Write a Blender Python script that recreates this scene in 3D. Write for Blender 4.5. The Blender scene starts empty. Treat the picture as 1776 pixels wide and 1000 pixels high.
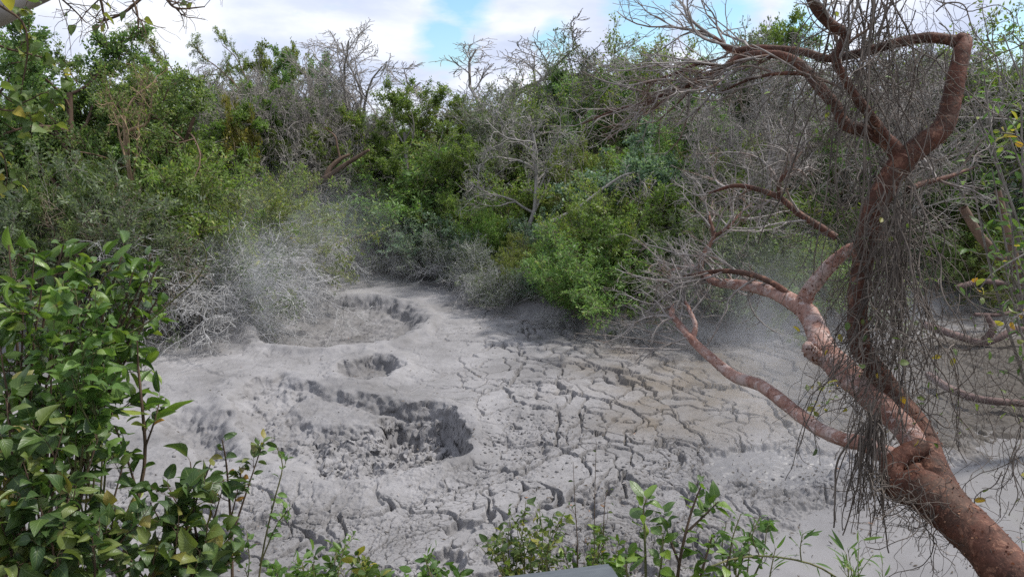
import bpy, math, random
import numpy as np
from mathutils import Vector

SC = bpy.context.scene
COL = SC.collection
R = math.radians
F, CX, CY, PITCH, EYE = 1292.0, 888.0, 500.0, R(12.0), 5.0
CP, SP = math.cos(PITCH), math.sin(PITCH)

# ---------------------------------------------------------------- photo pixel -> world
def ray(px, py):
    u, v = (px - CX) / F, (py - CY) / F
    return np.array([u, CP - v * SP, -SP - v * CP])

def at(px, py, Y):
    d = ray(px, py)
    return np.array([0, 0, EYE]) + d * (Y / d[1])

def gnd(px, py, z=0.0):
    d = ray(px, py)
    return np.array([0, 0, EYE]) + d * ((z - EYE) / d[2])

def line(spec):
    """[(px, py, Y, width px), ...] -> points and radii"""
    P = np.array([at(a, b, c) for a, b, c, w in spec])
    Rr = np.array([w * 0.5 / F * c / ray(a, b)[1] for a, b, c, w in spec])
    return P, Rr

# ---------------------------------------------------------------- numpy noise
_TAB = {}
def _tab(seed):
    if seed not in _TAB: _TAB[seed] = np.random.default_rng(seed + 1000).random((256, 256))
    return _TAB[seed]

def rnd01(ix, iy, seed):
    return _tab(seed)[ix & 255, iy & 255]

def pnoise(x, y, seed=0):
    ix, iy = np.floor(x), np.floor(y)
    fx, fy = x - ix, y - iy
    ix, iy = ix.astype(np.int64), iy.astype(np.int64)
    if ('c', seed) not in _TAB:
        a = _tab(seed) * 6.2831853; _TAB['c', seed] = np.cos(a); _TAB['s', seed] = np.sin(a)
    tc_, ts_ = _TAB['c', seed], _TAB['s', seed]
    def g(dx, dy):
        j = ((ix + dx) & 255, (iy + dy) & 255)
        return tc_[j] * (fx - dx) + ts_[j] * (fy - dy)
    ux, uy = fx * fx * fx * (fx * (fx * 6 - 15) + 10), fy * fy * fy * (fy * (fy * 6 - 15) + 10)
    a = g(0, 0) * (1 - ux) + g(1, 0) * ux
    b = g(0, 1) * (1 - ux) + g(1, 1) * ux
    return (a * (1 - uy) + b * uy) * 1.45

def fbm(x, y, seed=0, oct=4, gain=0.5):
    s, a, f = 0.0, 1.0, 1.0
    for o in range(oct):
        s = s + a * pnoise(x * f + 17.3 * o, y * f - 9.1 * o, seed + o)
        a *= gain; f *= 2.03
    return s

def voro(x, y, seed=0, jit=0.95):
    """distance to the nearest cell border (roughly, in cell units), and a random number per cell"""
    ix, iy = np.floor(x).astype(np.int64), np.floor(y).astype(np.int64)
    f1 = np.full(x.shape, 9.0); f2 = np.full(x.shape, 9.0); cid = np.zeros(x.shape)
    for dx in (-1, 0, 1):
        for dy in (-1, 0, 1):
            jx, jy = ix + dx, iy + dy
            qx = jx + 0.5 + (rnd01(jx, jy, seed) - 0.5) * jit
            qy = jy + 0.5 + (rnd01(jx, jy, seed + 7) - 0.5) * jit
            d = np.sqrt((qx - x) ** 2 + (qy - y) ** 2)
            c = rnd01(jx, jy, seed + 13)
            n = d < f1
            f2 = np.where(n, f1, np.minimum(f2, d))
            cid = np.where(n, c, cid)
            f1 = np.where(n, d, f1)
    return f2 - f1, cid

def sst(a, b, x):
    t = np.clip((x - a) / (b - a), 0, 1)
    return t * t * (3 - 2 * t)

def sdf(poly, x, y):
    """signed distance to a closed polygon, negative inside"""
    poly = np.asarray(poly)
    d = np.full(x.shape, 1e9); ins = np.zeros(x.shape, bool)
    for i in range(len(poly)):
        ax, ay = poly[i][:2]; bx, by = poly[(i + 1) % len(poly)][:2]
        ex, ey = bx - ax, by - ay
        t = np.clip(((x - ax) * ex + (y - ay) * ey) / (ex * ex + ey * ey + 1e-12), 0, 1)
        d = np.minimum(d, (x - ax - ex * t) ** 2 + (y - ay - ey * t) ** 2)
        c = ((ay > y) != (by > y))
        with np.errstate(divide='ignore', invalid='ignore'):
            ins ^= c & (x < (bx - ax) * (y - ay) / (by - ay + 1e-20) + ax)
    d = np.sqrt(d)
    return np.where(ins, -d, d)

# ---------------------------------------------------------------- mesh + object helpers
def mesh(name, V, quads=None, tris=None, mat=None, attrs=None, smooth=True):
    V = np.asarray(V, dtype=np.float32).reshape(-1, 3)
    m = bpy.data.meshes.new(name)
    lv, starts, n = [], [], 0
    for arr, k in ((quads, 4), (tris, 3)):
        if arr is not None and len(arr):
            arr = np.asarray(arr, dtype=np.int32).reshape(-1, k)
            lv.append(arr.ravel()); starts.append(n + np.arange(len(arr), dtype=np.int32) * k); n += arr.size
    m.vertices.add(len(V)); m.vertices.foreach_set('co', V.ravel())
    m.loops.add(n); m.loops.foreach_set('vertex_index', np.concatenate(lv))
    st = np.concatenate(starts)
    m.polygons.add(len(st)); m.polygons.foreach_set('loop_start', st)
    m.polygons.foreach_set('use_smooth', np.full(len(st), smooth, dtype=bool))
    for an, (ty, data) in (attrs or {}).items():
        a = m.attributes.new(an, ty, 'POINT')
        a.data.foreach_set('vector' if ty == 'FLOAT_VECTOR' else 'value', np.asarray(data, dtype=np.float32).ravel())
    m.update(calc_edges=True)
    if mat: m.materials.append(mat)
    return m

def obj(name, me, parent=None, loc=(0, 0, 0)):
    o = bpy.data.objects.new(name, me); COL.objects.link(o)
    o.parent = parent
    o.location = loc
    return o

def thing(name, label, cat, loc=(0, 0, 0), rz=0.0, group=None, sc=1.0):
    o = bpy.data.objects.new(name, None); COL.objects.link(o)
    o.empty_display_size = 0.2
    o.location = loc; o.rotation_euler = (0, 0, rz)
    o.scale = (sc, sc, sc) if np.isscalar(sc) else sc
    return tag(o, label, cat, group)

def tag(o, label, cat, group=None, kind=None):
    o['label'] = label; o['category'] = cat
    if group: o['group'] = group
    if kind: o['kind'] = kind
    return o

class Geo:
    """collects tubes and leaves; build() makes one mesh"""
    def __init__(s):
        s.V, s.Q, s.T, s.A, s.U, s.n = [], [], [], [], [], 0
    def push(s, V, Q=None, T=None, tint=None, uv=None):
        V = V.reshape(-1, 3)
        s.V.append(V)
        if Q is not None: s.Q.append(Q.reshape(-1, 4) + s.n)
        if T is not None: s.T.append(T.reshape(-1, 3) + s.n)
        s.A.append(np.zeros(len(V)) if tint is None else np.broadcast_to(tint, (len(V),)))
        s.U.append(np.zeros((len(V), 3)) if uv is None else uv.reshape(-1, 3))
        s.n += len(V)
    def tubes(s, P, Rr, sides=4, tint=None):
        """P (T,n,3), Rr (T,n)"""
        P = np.asarray(P, float); Rr = np.asarray(Rr, float)
        if P.ndim == 2: P, Rr = P[None], Rr[None]
        T, n = P.shape[:2]
        if T == 0: return
        tg = np.gradient(P, axis=1)
        tg /= np.linalg.norm(tg, axis=2, keepdims=True) + 1e-9
        ref = np.zeros_like(tg)
        mt = np.abs(tg.mean(axis=1))
        k = mt.argmin(axis=1)
        ref[np.arange(T)[:, None], np.arange(n)[None], k[:, None]] = 1
        a = np.cross(tg, ref); a /= np.linalg.norm(a, axis=2, keepdims=True) + 1e-9
        b = np.cross(tg, a)
        th = np.arange(sides) * 2 * np.pi / sides
        V = P[:, :, None] + Rr[:, :, None, None] * (np.cos(th)[None, None, :, None] * a[:, :, None] + np.sin(th)[None, None, :, None] * b[:, :, None])
        I = np.arange(T * n * sides).reshape(T, n, sides)
        J = np.roll(I, -1, axis=2)
        Q = np.stack([I[:, :-1], J[:, :-1], J[:, 1:], I[:, 1:]], axis=-1)
        if tint is None: tn = None
        else: tn = np.repeat(np.broadcast_to(tint, (T,)), n * sides)
        uv = np.zeros((T, n, sides, 3)); uv[..., 0] = np.arange(sides)[None, None] / sides
        uv[..., 1] = np.concatenate([np.zeros((T, 1)), np.cumsum(np.linalg.norm(np.diff(P, axis=1), axis=2), axis=1)], axis=1)[:, :, None]
        s.push(V, Q, None, tn, uv)
    def quadleaves(s, P, D, N, L, W, tint):
        """simple folded leaf, 4 points"""
        D = unit(D); S = unit(np.cross(D, N)); N = np.cross(S, D)
        L = np.asarray(L)[:, None]; W = np.asarray(W)[:, None]
        m = P + D * L * 0.45
        V = np.stack([P, m + S * W * 0.5 + N * W * 0.14, P + D * L, m - S * W * 0.5 + N * W * 0.14], axis=1)
        I = np.arange(len(P) * 4).reshape(-1, 4)
        s.push(V, I, None, np.repeat(tint, 4))
    def leaves(s, P, D, N, L, W, tint, curl, droop, shape='ovate', nu=5, nv=8, rng=None):
        """modelled leaf: nu x nv grid, rolled across by curl and bent along by droop (radians, arrays)"""
        D = unit(D); S = unit(np.cross(D, N)); N = np.cross(S, D)
        M = len(P)
        v = np.linspace(0, 1, nv); u = np.linspace(-1, 1, nu)
        if shape == 'heart': w = np.sin(np.pi * np.clip(v, 0, 1) ** 0.62) ** 0.8 * (1 - 0.35 * v)
        elif shape == 'narrow': w = np.sin(np.pi * v ** 0.75) ** 0.9
        else: w = np.sin(np.pi * v ** 0.85) ** 0.8
        w = w / w.max(); w[0] = 0.03; w[-1] = 0.015
        L = np.asarray(L)[:, None]; W = np.asarray(W)[:, None]
        dr = np.asarray(droop)[:, None] * v[None]
        ds = L / (nv - 1)
        ax = np.concatenate([np.zeros((M, 1)), np.cumsum(np.cos(dr[:, :-1]) * ds, axis=1)], axis=1)
        az = np.concatenate([np.zeros((M, 1)), np.cumsum(-np.sin(dr[:, :-1]) * ds, axis=1)], axis=1)
        cu = np.asarray(curl)[:, None] + 1e-4
        # roll: arc of half-angle cu
        sx = np.sin(u[None] * cu) / cu; szz = (1 - np.cos(u[None] * cu)) / cu
        wav = 0.0
        if rng is not None:
            ph = rng.uniform(0, 6.28, (M, 1, 1))
            wav = 0.10 * np.sin(v[None, :, None] * 9 + ph) * np.abs(u)[None, None] * np.sign(u)[None, None] + 0.07 * np.cos(v[None, :, None] * 6.3 + ph * 1.7) * (u ** 2)[None, None]
        hw = (W * 0.5 * w[None])[:, :, None]
        X = hw * sx[:, None, :]
        Z = hw * (szz[:, None, :] + wav)
        nD = np.cos(dr); nN = np.sin(dr)
        pos = (P[:, None, None] + D[:, None, None] * (ax[:, :, None, None] + (nN[:, :, None] * Z)[..., None])
               + N[:, None, None] * (az[:, :, None, None] + (nD[:, :, None] * Z)[..., None]) + S[:, None, None] * X[..., None])
        I = np.arange(M * nv * nu).reshape(M, nv, nu)
        Q = np.stack([I[:, :-1, :-1], I[:, :-1, 1:], I[:, 1:, 1:], I[:, 1:, :-1]], axis=-1)
        uv = np.zeros((M, nv, nu, 3)); uv[..., 0] = u[None, None]; uv[..., 1] = v[None, :, None]; uv[..., 2] = (L / np.maximum(W, 1e-4))[:, :, None]
        s.push(pos, Q, None, np.repeat(tint, nv * nu), uv)
    def build(s, name, mat, parent=None, smooth=True, loc=(0, 0, 0)):
        me = s.mesh(name, mat, smooth)
        return obj(name, me, parent, loc)
    def mesh(s, name, mat, smooth=True):
        V = np.concatenate(s.V)
        return mesh(name, V, np.concatenate(s.Q) if s.Q else None, np.concatenate(s.T) if s.T else None, mat,
                    {'tint': ('FLOAT', np.concatenate(s.A)), 'luv': ('FLOAT_VECTOR', np.concatenate(s.U))}, smooth)

def unit(a):
    return a / (np.linalg.norm(a, axis=-1, keepdims=True) + 1e-9)

def resample(P, Rr, n):
    """smooth a hand-set polyline with Catmull-Rom"""
    P = np.asarray(P, float); Rr = np.asarray(Rr, float)
    m = len(P)
    t = np.linspace(0, m - 1, n); i = np.clip(np.floor(t).astype(int), 0, m - 2); f = (t - i)[:, None]
    Pe = np.vstack([2 * P[0] - P[1], P, 2 * P[-1] - P[-2]])
    p0, p1, p2, p3 = Pe[i], Pe[i + 1], Pe[i + 2], Pe[i + 3]
    Q = 0.5 * (2 * p1 + (p2 - p0) * f + (2 * p0 - 5 * p1 + 4 * p2 - p3) * f ** 2 + (3 * p1 - p0 - 3 * p2 + p3) * f ** 3)
    return Q, np.interp(t, np.arange(m), Rr)

def sample(P, Rr, f):
    """P (T,n,3); f (T,k) -> pos (T,k,3), tangent, radius"""
    T, n = P.shape[:2]
    t = np.clip(f, 0, 1) * (n - 1); i = np.clip(np.floor(t).astype(int), 0, n - 2); w = t - i
    ar = np.arange(T)[:, None]
    a, b = P[ar, i], P[ar, i + 1]
    return a + (b - a) * w[..., None], unit(b - a), Rr[ar, i] * (1 - w) + Rr[ar, i + 1] * w

def spawn(rng, P, Rr, k, lo=0.2, hi=1.0, ang=(30, 60), length=(0.4, 0.6), n=5, wander=0.15, trop=(0, 0, 0.1), rr=0.6, taper=0.35, absolute=False, shrink=0.4):
    """k children on each parent; all in one go"""
    P = np.asarray(P, float); Rr = np.asarray(Rr, float)
    if P.ndim == 2: P, Rr = P[None], Rr[None]
    T = len(P)
    f = lo + (hi - lo) * (np.arange(k)[None] + rng.uniform(0, 1, (T, k))) / k
    p, t, r = sample(P, Rr, f)
    pl = np.linalg.norm(np.diff(P, axis=1), axis=2).sum(axis=1)[:, None]
    ln = rng.uniform(length[0], length[1], (T, k)) * (1 - shrink * f)
    if not absolute: ln = ln * pl
    q = rng.normal(size=(T, k, 3)); q = unit(q - (q * t).sum(-1, keepdims=True) * t)
    a = np.radians(rng.uniform(ang[0], ang[1], (T, k)))[..., None]
    d = np.cos(a) * t + np.sin(a) * q
    p, d, r, ln = p.reshape(-1, 3), d.reshape(-1, 3), r.ravel(), ln.ravel()
    out = [p]; trop = np.asarray(trop, float)
    kink = rng.normal(size=(len(p), 3)) * wander
    for j in range(n - 1):
        kink = 0.4 * kink + rng.normal(size=p.shape) * wander
        d = unit(d + kink + trop)
        p = p + d * (ln / (n - 1))[:, None]
        out.append(p)
    C = np.stack(out, axis=1)
    cr = np.maximum(r * rr, 0.0006)[:, None] * np.linspace(1, taper, n)[None]
    return C, cr

def leafpts(rng, P, Rr, m, lo=0.15, hi=1.0, spread=(35, 80), up=0.6, flat=0.5):
    """m leaf places per twig -> pos, dir, normal"""
    f = lo + (hi - lo) * (np.arange(m)[None] + rng.uniform(0, 1, (len(P), m))) / m
    p, t, r = sample(P, Rr, f)
    q = rng.normal(size=t.shape); q[..., 2] *= flat
    q = unit(q - (q * t).sum(-1, keepdims=True) * t)
    a = np.radians(rng.uniform(spread[0], spread[1], f.shape))[..., None]
    d = np.cos(a) * t + np.sin(a) * q
    N = rng.normal(size=t.shape) * 0.6; N[..., 2] += up
    return p.reshape(-1, 3), d.reshape(-1, 3), N.reshape(-1, 3)
# ---------------------------------------------------------------- materials
def nt(name):
    m = bpy.data.materials.new(name); m.use_nodes = True
    t = m.node_tree; t.nodes.clear()
    return m, t
def nd(t, ty, **kw):
    n = t.nodes.new(ty)
    for k, v in kw.items():
        if k.startswith('i_'):
            key = k[2:]
            key = int(key) if key.isdigit() else key.replace('_', ' ')
            n.inputs[key].default_value = v
        else: setattr(n, k, v)
    return n
def ramp(t, stops, interp='LINEAR'):
    n = t.nodes.new('ShaderNodeValToRGB'); c = n.color_ramp; c.interpolation = interp
    while len(c.elements) < len(stops): c.elements.new(0.5)
    for e, (p, col) in zip(c.elements, stops):
        e.position = p; e.color = (*col, 1) if len(col) == 3 else col
    return n
def math_(t, op, a, b=None, clamp=False):
    n = t.nodes.new('ShaderNodeMath'); n.operation = op; n.use_clamp = clamp
    for i, x in enumerate((a, b)):
        if x is None: continue
        if hasattr(x, 'links'): t.links.new(x, n.inputs[i])
        else: n.inputs[i].default_value = x
    return n.outputs[0]
def mix(t, fac, a, b, mode='MIX'):
    n = t.nodes.new('ShaderNodeMix'); n.data_type = 'RGBA'; n.blend_type = mode
    for s, x in ((n.inputs['Factor'], fac), (n.inputs['A'], a), (n.inputs['B'], b)):
        if hasattr(x, 'links'): t.links.new(x, s)
        else: s.default_value = x if not isinstance(x, tuple) or len(x) == 4 else (*x, 1)
    return n.outputs['Result']

def leaf_mat(name, stops, rough=0.5, spec=0.35, trans=0.42, veins=False, hue=0.02, val=0.25, glow=(1.25, 1.35, 0.7)):
    m, t = nt(name); L = t.links.new
    out = nd(t, 'ShaderNodeOutputMaterial')
    at_ = nd(t, 'ShaderNodeAttribute', attribute_name='tint')
    rp = ramp(t, stops); L(at_.outputs['Fac'], rp.inputs[0])
    oi = nd(t, 'ShaderNodeObjectInfo')
    hs = nd(t, 'ShaderNodeHueSaturation')
    L(math_(t, 'ADD', math_(t, 'MULTIPLY', math_(t, 'SUBTRACT', oi.outputs['Random'], 0.5), hue * 2), 0.5), hs.inputs['Hue'])
    L(math_(t, 'ADD', math_(t, 'MULTIPLY', math_(t, 'SUBTRACT', oi.outputs['Random'], 0.5), val), 1.0), hs.inputs['Value'])
    L(rp.outputs[0], hs.inputs['Color'])
    col = hs.outputs[0]
    bs = nd(t, 'ShaderNodeBsdfPrincipled', i_Roughness=rough)
    bs.inputs['Specular IOR Level'].default_value = spec
    if veins:
        uv = nd(t, 'ShaderNodeAttribute', attribute_name='luv')
        sx = nd(t, 'ShaderNodeSeparateXYZ'); L(uv.outputs['Vector'], sx.inputs[0])
        au = math_(t, 'ABSOLUTE', sx.outputs[0])
        mid = math_(t, 'SUBTRACT', 1.0, math_(t, 'MULTIPLY', au, 11.0), clamp=True)
        # side veins run forward from the midrib
        ph = math_(t, 'SUBTRACT', math_(t, 'MULTIPLY', sx.outputs[1], 46.0), math_(t, 'MULTIPLY', au, 15.0))
        sv = math_(t, 'POWER', math_(t, 'ADD', math_(t, 'MULTIPLY', math_(t, 'SINE', ph), 0.5), 0.5), 6.0)
        vein = math_(t, 'MAXIMUM', mid, math_(t, 'MULTIPLY', sv, 0.35))
        col = mix(t, math_(t, 'MULTIPLY', vein, 0.5), col, mix(t, 0.6, col, (0.33, 0.42, 0.16, 1)))
        nz = nd(t, 'ShaderNodeTexNoise', i_Scale=24.0, i_Detail=4.0)
        geo = nd(t, 'ShaderNodeTexCoord'); L(geo.outputs['Object'], nz.inputs['Vector'])
        sp = ramp(t, [(0.0, (0, 0, 0)), (0.63, (0, 0, 0)), (0.72, (1, 1, 1))]); L(nz.outputs[0], sp.inputs[0])
        col = mix(t, math_(t, 'MULTIPLY', sp.outputs[0], 0.45), col, (0.12, 0.09, 0.03, 1))
        bm = nd(t, 'ShaderNodeBump', i_Strength=0.35, i_Distance=0.004)
        L(math_(t, 'SUBTRACT', 1.0, vein), bm.inputs['Height']); L(bm.outputs[0], bs.inputs['Normal'])
    L(col, bs.inputs['Base Color'])
    tr = nd(t, 'ShaderNodeBsdfTranslucent')
    L(mix(t, 1.0, col, (*glow, 1), 'MULTIPLY'), tr.inputs[0])
    mx = nd(t, 'ShaderNodeMixShader', i_0=trans)
    L(bs.outputs[0], mx.inputs[1]); L(tr.outputs[0], mx.inputs[2]); L(mx.outputs[0], out.inputs[0])
    return m

def bark_mat(name, c1, c2, c3=None, scale=6.0, rough=0.85, bump=0.6, stretch=(1, 1, 0.35), dist=0.01, peel=None, grain=False):
    m, t = nt(name); L = t.links.new
    out = nd(t, 'ShaderNodeOutputMaterial')
    tc = nd(t, 'ShaderNodeTexCoord'); mp = nd(t, 'ShaderNodeMapping', i_Scale=stretch); L(tc.outputs['Object'], mp.inputs[0])
    n1 = nd(t, 'ShaderNodeTexNoise', i_Scale=scale, i_Detail=6.0, i_Roughness=0.65); L(mp.outputs[0], n1.inputs['Vector'])
    n2 = nd(t, 'ShaderNodeTexNoise', i_Scale=scale * 5, i_Detail=5.0); L(mp.outputs[0], n2.inputs['Vector'])
    r1 = ramp(t, [(0.32, c1), (0.62, c2)]); L(n1.outputs[0], r1.inputs[0])
    col = r1.outputs[0]
    if c3:
        n3 = nd(t, 'ShaderNodeTexNoise', i_Scale=scale * 0.7, i_Detail=7.0, i_Roughness=0.7); L(tc.outputs['Object'], n3.inputs['Vector'])
        r3 = ramp(t, [(0.5, (0, 0, 0)), (0.6, (1, 1, 1))]); L(n3.outputs[0], r3.inputs[0])
        col = mix(t, r3.outputs[0], col, (*c3, 1))
    if peel:
        n4 = nd(t, 'ShaderNodeTexNoise', i_Scale=scale * 2.2, i_Detail=8.0, i_Roughness=0.75, i_Distortion=0.6); L(tc.outputs['Object'], n4.inputs['Vector'])
        r4 = ramp(t, [(0.56, (0, 0, 0)), (0.60, (1, 1, 1))]); L(n4.outputs[0], r4.inputs[0])
        col = mix(t, math_(t, 'MULTIPLY', r4.outputs[0], 0.8), col, (*peel, 1))
    if grain:
        # fine papery flakes and dark flecks
        n5 = nd(t, 'ShaderNodeTexNoise', i_Scale=scale * 16, i_Detail=7.0, i_Roughness=0.7, i_Distortion=0.8); L(tc.outputs['Object'], n5.inputs['Vector'])
        col = mix(t, math_(t, 'MULTIPLY', ramp_out(t, n5.outputs[0], [(0.57, (0, 0, 0)), (0.64, (1, 1, 1))]), 0.6), col, (*[min(1, v * 1.15) for v in peel], 1))
        col = mix(t, math_(t, 'MULTIPLY', ramp_out(t, n5.outputs[0], [(0.36, (1, 1, 1)), (0.43, (0, 0, 0))]), 0.65), col, (.030, .018, .013, 1))
    col = mix(t, 0.45, col, mix(t, 1.0, col, ramp_out(t, n2.outputs[0], [(0.25, (0.5, 0.5, 0.5)), (0.75, (1.5, 1.5, 1.5))]), 'MULTIPLY'))
    bs = nd(t, 'ShaderNodeBsdfPrincipled', i_Roughness=rough); bs.inputs['Specular IOR Level'].default_value = 0.25
    L(col, bs.inputs['Base Color'])
    bm = nd(t, 'ShaderNodeBump', i_Strength=bump, i_Distance=dist)
    L(math_(t, 'ADD', n1.outputs[0], math_(t, 'MULTIPLY', n2.outputs[0], 0.5)), bm.inputs['Height']); L(bm.outputs[0], bs.inputs['Normal'])
    L(bs.outputs[0], out.inputs[0])
    return m
def ramp_out(t, fac, stops):
    r = ramp(t, stops); t.links.new(fac, r.inputs[0]); return r.outputs[0]

M = {}
G = lambda r, g, b: (r, g, b)
M['leaf_mid'] = leaf_mat('leaf_mid_green', [(0, G(0.080, 0.124, 0.035)), (.5, G(0.147, 0.208, 0.051)), (.9, G(0.264, 0.314, 0.086)), (1, G(0.422, 0.333, 0.086))], hue=.025)
M['leaf_dark'] = leaf_mat('leaf_dark_green', [(0, G(0.077, 0.136, 0.048)), (.6, G(0.149, 0.231, 0.078)), (1, G(0.307, 0.374, 0.136))], spec=.45, hue=.015)
M['leaf_yellow'] = leaf_mat('leaf_yellow_green', [(0, G(0.093, 0.156, 0.035)), (.5, G(0.156, 0.243, 0.059)), (.85, G(0.263, 0.330, 0.089)), (1, G(0.371, 0.296, 0.079))], hue=.02)
M['leaf_ochre'] = leaf_mat('leaf_ochre', [(0, G(0.109, 0.129, 0.028)), (.5, G(0.218, 0.207, 0.051)), (1, G(0.326, 0.245, 0.077))], hue=.01)
M['leaf_blue'] = leaf_mat('leaf_blue_green', [(0, G(0.086, 0.146, 0.107)), (.6, G(0.174, 0.268, 0.184)), (1, G(0.433, 0.534, 0.413))], spec=.4, hue=.01)
M['leaf_grey'] = leaf_mat('leaf_dusty_grey_green', [(0, G(0.060, 0.085, 0.047)), (.6, G(0.131, 0.162, 0.098)), (1, G(0.273, 0.313, 0.218))], spec=.25, hue=.01)
M['leaf_bright'] = leaf_mat('leaf_bright_green', [(0, G(0.063, 0.127, 0.036)), (.5, G(0.133, 0.234, 0.068)), (.9, G(0.249, 0.340, 0.113)), (1, G(0.444, 0.382, 0.135))], hue=.015, trans=.42)
M['leaf_mud'] = leaf_mat('leaf_coated_in_mud', [(0, G(0.121, 0.127, 0.121)), (.6, G(0.268, 0.268, 0.260)), (1, G(0.437, 0.431, 0.425))], rough=.9, spec=.1, trans=.05, hue=.0, val=.1)
M['near_deep'] = leaf_mat('near_leaf_deep_green', [(0, G(0.036, 0.080, 0.017)), (.45, G(0.076, 0.146, 0.024)), (.8, G(0.142, 0.232, 0.036)), (.93, G(0.250, 0.291, 0.053)), (.955, G(0.433, 0.247, 0.031)), (1, G(0.467, 0.146, 0.031))], rough=.38, spec=.5, trans=.33, veins=True, hue=0, val=0)
M['near_light'] = leaf_mat('near_leaf_light_green', [(0, G(0.059, 0.124, 0.030)), (.5, G(0.099, 0.188, 0.045)), (.85, G(0.168, 0.267, 0.069)), (1, G(0.277, 0.297, 0.059))], rough=.45, spec=.4, trans=.38, veins=True, hue=0, val=0)
M['near_olive'] = leaf_mat('near_leaf_olive', [(0, G(0.031, 0.065, 0.020)), (.5, G(0.059, 0.108, 0.027)), (.8, G(0.121, 0.156, 0.035)), (.9, G(0.244, 0.186, 0.046)), (1, G(0.373, 0.143, 0.029))], rough=.42, spec=.45, trans=.3, veins=True, hue=0, val=0)
M['near_yellow'] = leaf_mat('near_leaf_yellowing', [(0, G(0.050, 0.090, 0.025)), (.4, G(0.099, 0.153, 0.041)), (.7, G(0.198, 0.225, 0.050)), (.86, G(0.378, 0.306, 0.045)), (1, G(0.414, 0.216, 0.027))], rough=.45, spec=.4, trans=.4, veins=True, hue=0, val=0)
M['bark_grey'] = bark_mat('grey_bark', (.15, .135, .12), (.30, .28, .26), None, scale=3)
M['bark_pale'] = bark_mat('pale_grey_bark', (.20, .185, .17), (.36, .34, .32), None, scale=3)
M['bark_brown'] = bark_mat('brown_bark', (.06, .04, .03), (.15, .10, .07), None, scale=3)
M['bark_tan'] = bark_mat('tan_bark', (.16, .11, .07), (.30, .22, .14), None, scale=3)
M['twig_dry'] = bark_mat('dry_twig', (.12, .10, .09), (.30, .27, .25), None, scale=5)
M['twig_brown'] = bark_mat('brown_twig', (.13, .10, .075), (.27, .22, .17), None, scale=5)
M['twig_mud'] = bark_mat('mud_coated_twig', (.29, .287, .285), (.45, .446, .442), None, scale=5, rough=.95)
M['vine_dark'] = bark_mat('dark_dry_vine', (.045, .037, .032), (.16, .135, .115), None, scale=7)
M['vine_grey'] = bark_mat('grey_dry_vine', (.10, .09, .08), (.27, .245, .225), None, scale=6)
M['stem_green'] = bark_mat('green_stem', (.07, .085, .03), (.14, .13, .06), None, scale=10)
M['stem_dark'] = bark_mat('dark_stem', (.045, .032, .022), (.11, .075, .05), None, scale=10)
M['gumbo_red'] = bark_mat('red_peeling_bark', (.032, .018, .013), (.098, .038, .024), (.072, .040, .028), scale=5, rough=.7, bump=.9, stretch=(1, 1, 1), dist=.014, peel=(.20, .10, .065), grain=True)
M['gumbo_pale'] = bark_mat('dusty_pink_bark', (.160, .070, .050), (.31, .185, .150), (.36, .28, .255), scale=5, rough=.8, bump=.9, stretch=(1, 1, 1), dist=.014, peel=(.44, .37, .35), grain=True)
M['bark_flake'] = leaf_mat('papery_bark_flake', [(0, G(.07, .03, .02)), (.6, G(.17, .07, .04)), (1, G(.32, .19, .12))], rough=.7, spec=.2, trans=.25, hue=0, val=0, glow=(1.3, .8, .5))
M['gumbo_twig'] = bark_mat('reddish_grey_twig', (.15, .135, .125), (.33, .305, .29), (.15, .10, .075), scale=3, rough=.8)
M['bark_flat'] = bark_mat('dull_reddish_bark', (.07, .045, .04), (.16, .11, .10), None, scale=4)
# ---------------------------------------------------------------- camera, sky, sun
cam = bpy.data.cameras.new('camera'); cam.sensor_width = 36.0; cam.lens = 36.0 * F / 1776.0
cam.clip_start = 0.05; cam.clip_end = 2000.0
co = bpy.data.objects.new('camera', cam); COL.objects.link(co)
co.location = (0, 0, EYE); co.rotation_euler = (R(90) - PITCH, 0, 0)
SC.camera = co
SC.view_settings.view_transform = 'Standard'; SC.view_settings.look = 'None'
SC.view_settings.gamma = 1.0; SC.view_settings.exposure = 0.78
SC.render.film_transparent = False
try:
    SC.cycles.use_denoising = False
    SC.cycles.sample_clamp_indirect = 1.5; SC.cycles.sample_clamp_direct = 8; SC.cycles.max_bounces = 6; SC.cycles.diffuse_bounces = 3; SC.cycles.transmission_bounces = 4
    SC.cycles.volume_bounces = 2; SC.cycles.volume_step_rate = 2.0; SC.cycles.transparent_max_bounces = 8
except Exception: pass

SUN_EL, SUN_AZ = R(57), R(72)        # azimuth from +Y towards +X
w = bpy.data.worlds.new('World'); SC.world = w; w.use_nodes = True
t = w.node_tree; t.nodes.clear(); L = t.links.new
wo = nd(t, 'ShaderNodeOutputWorld'); bg = nd(t, 'ShaderNodeBackground', i_Strength=0.081)
sky = nd(t, 'ShaderNodeTexSky', sky_type='NISHITA', sun_disc=False, sun_elevation=SUN_EL, sun_rotation=SUN_AZ)
tc = nd(t, 'ShaderNodeTexCoord')
sx = nd(t, 'ShaderNodeSeparateXYZ'); L(tc.outputs['Generated'], sx.inputs[0])
zz = math_(t, 'ADD', math_(t, 'MAXIMUM', sx.outputs[2], 0.0), 0.28)
cb = nd(t, 'ShaderNodeCombineXYZ')
L(math_(t, 'DIVIDE', sx.outputs[0], zz), cb.inputs[0]); L(math_(t, 'DIVIDE', sx.outputs[1], zz), cb.inputs[1])
n1 = nd(t, 'ShaderNodeTexNoise', i_Scale=1.6, i_Detail=7.0, i_Roughness=0.55, i_Distortion=0.25); L(cb.outputs[0], n1.inputs['Vector'])
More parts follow.
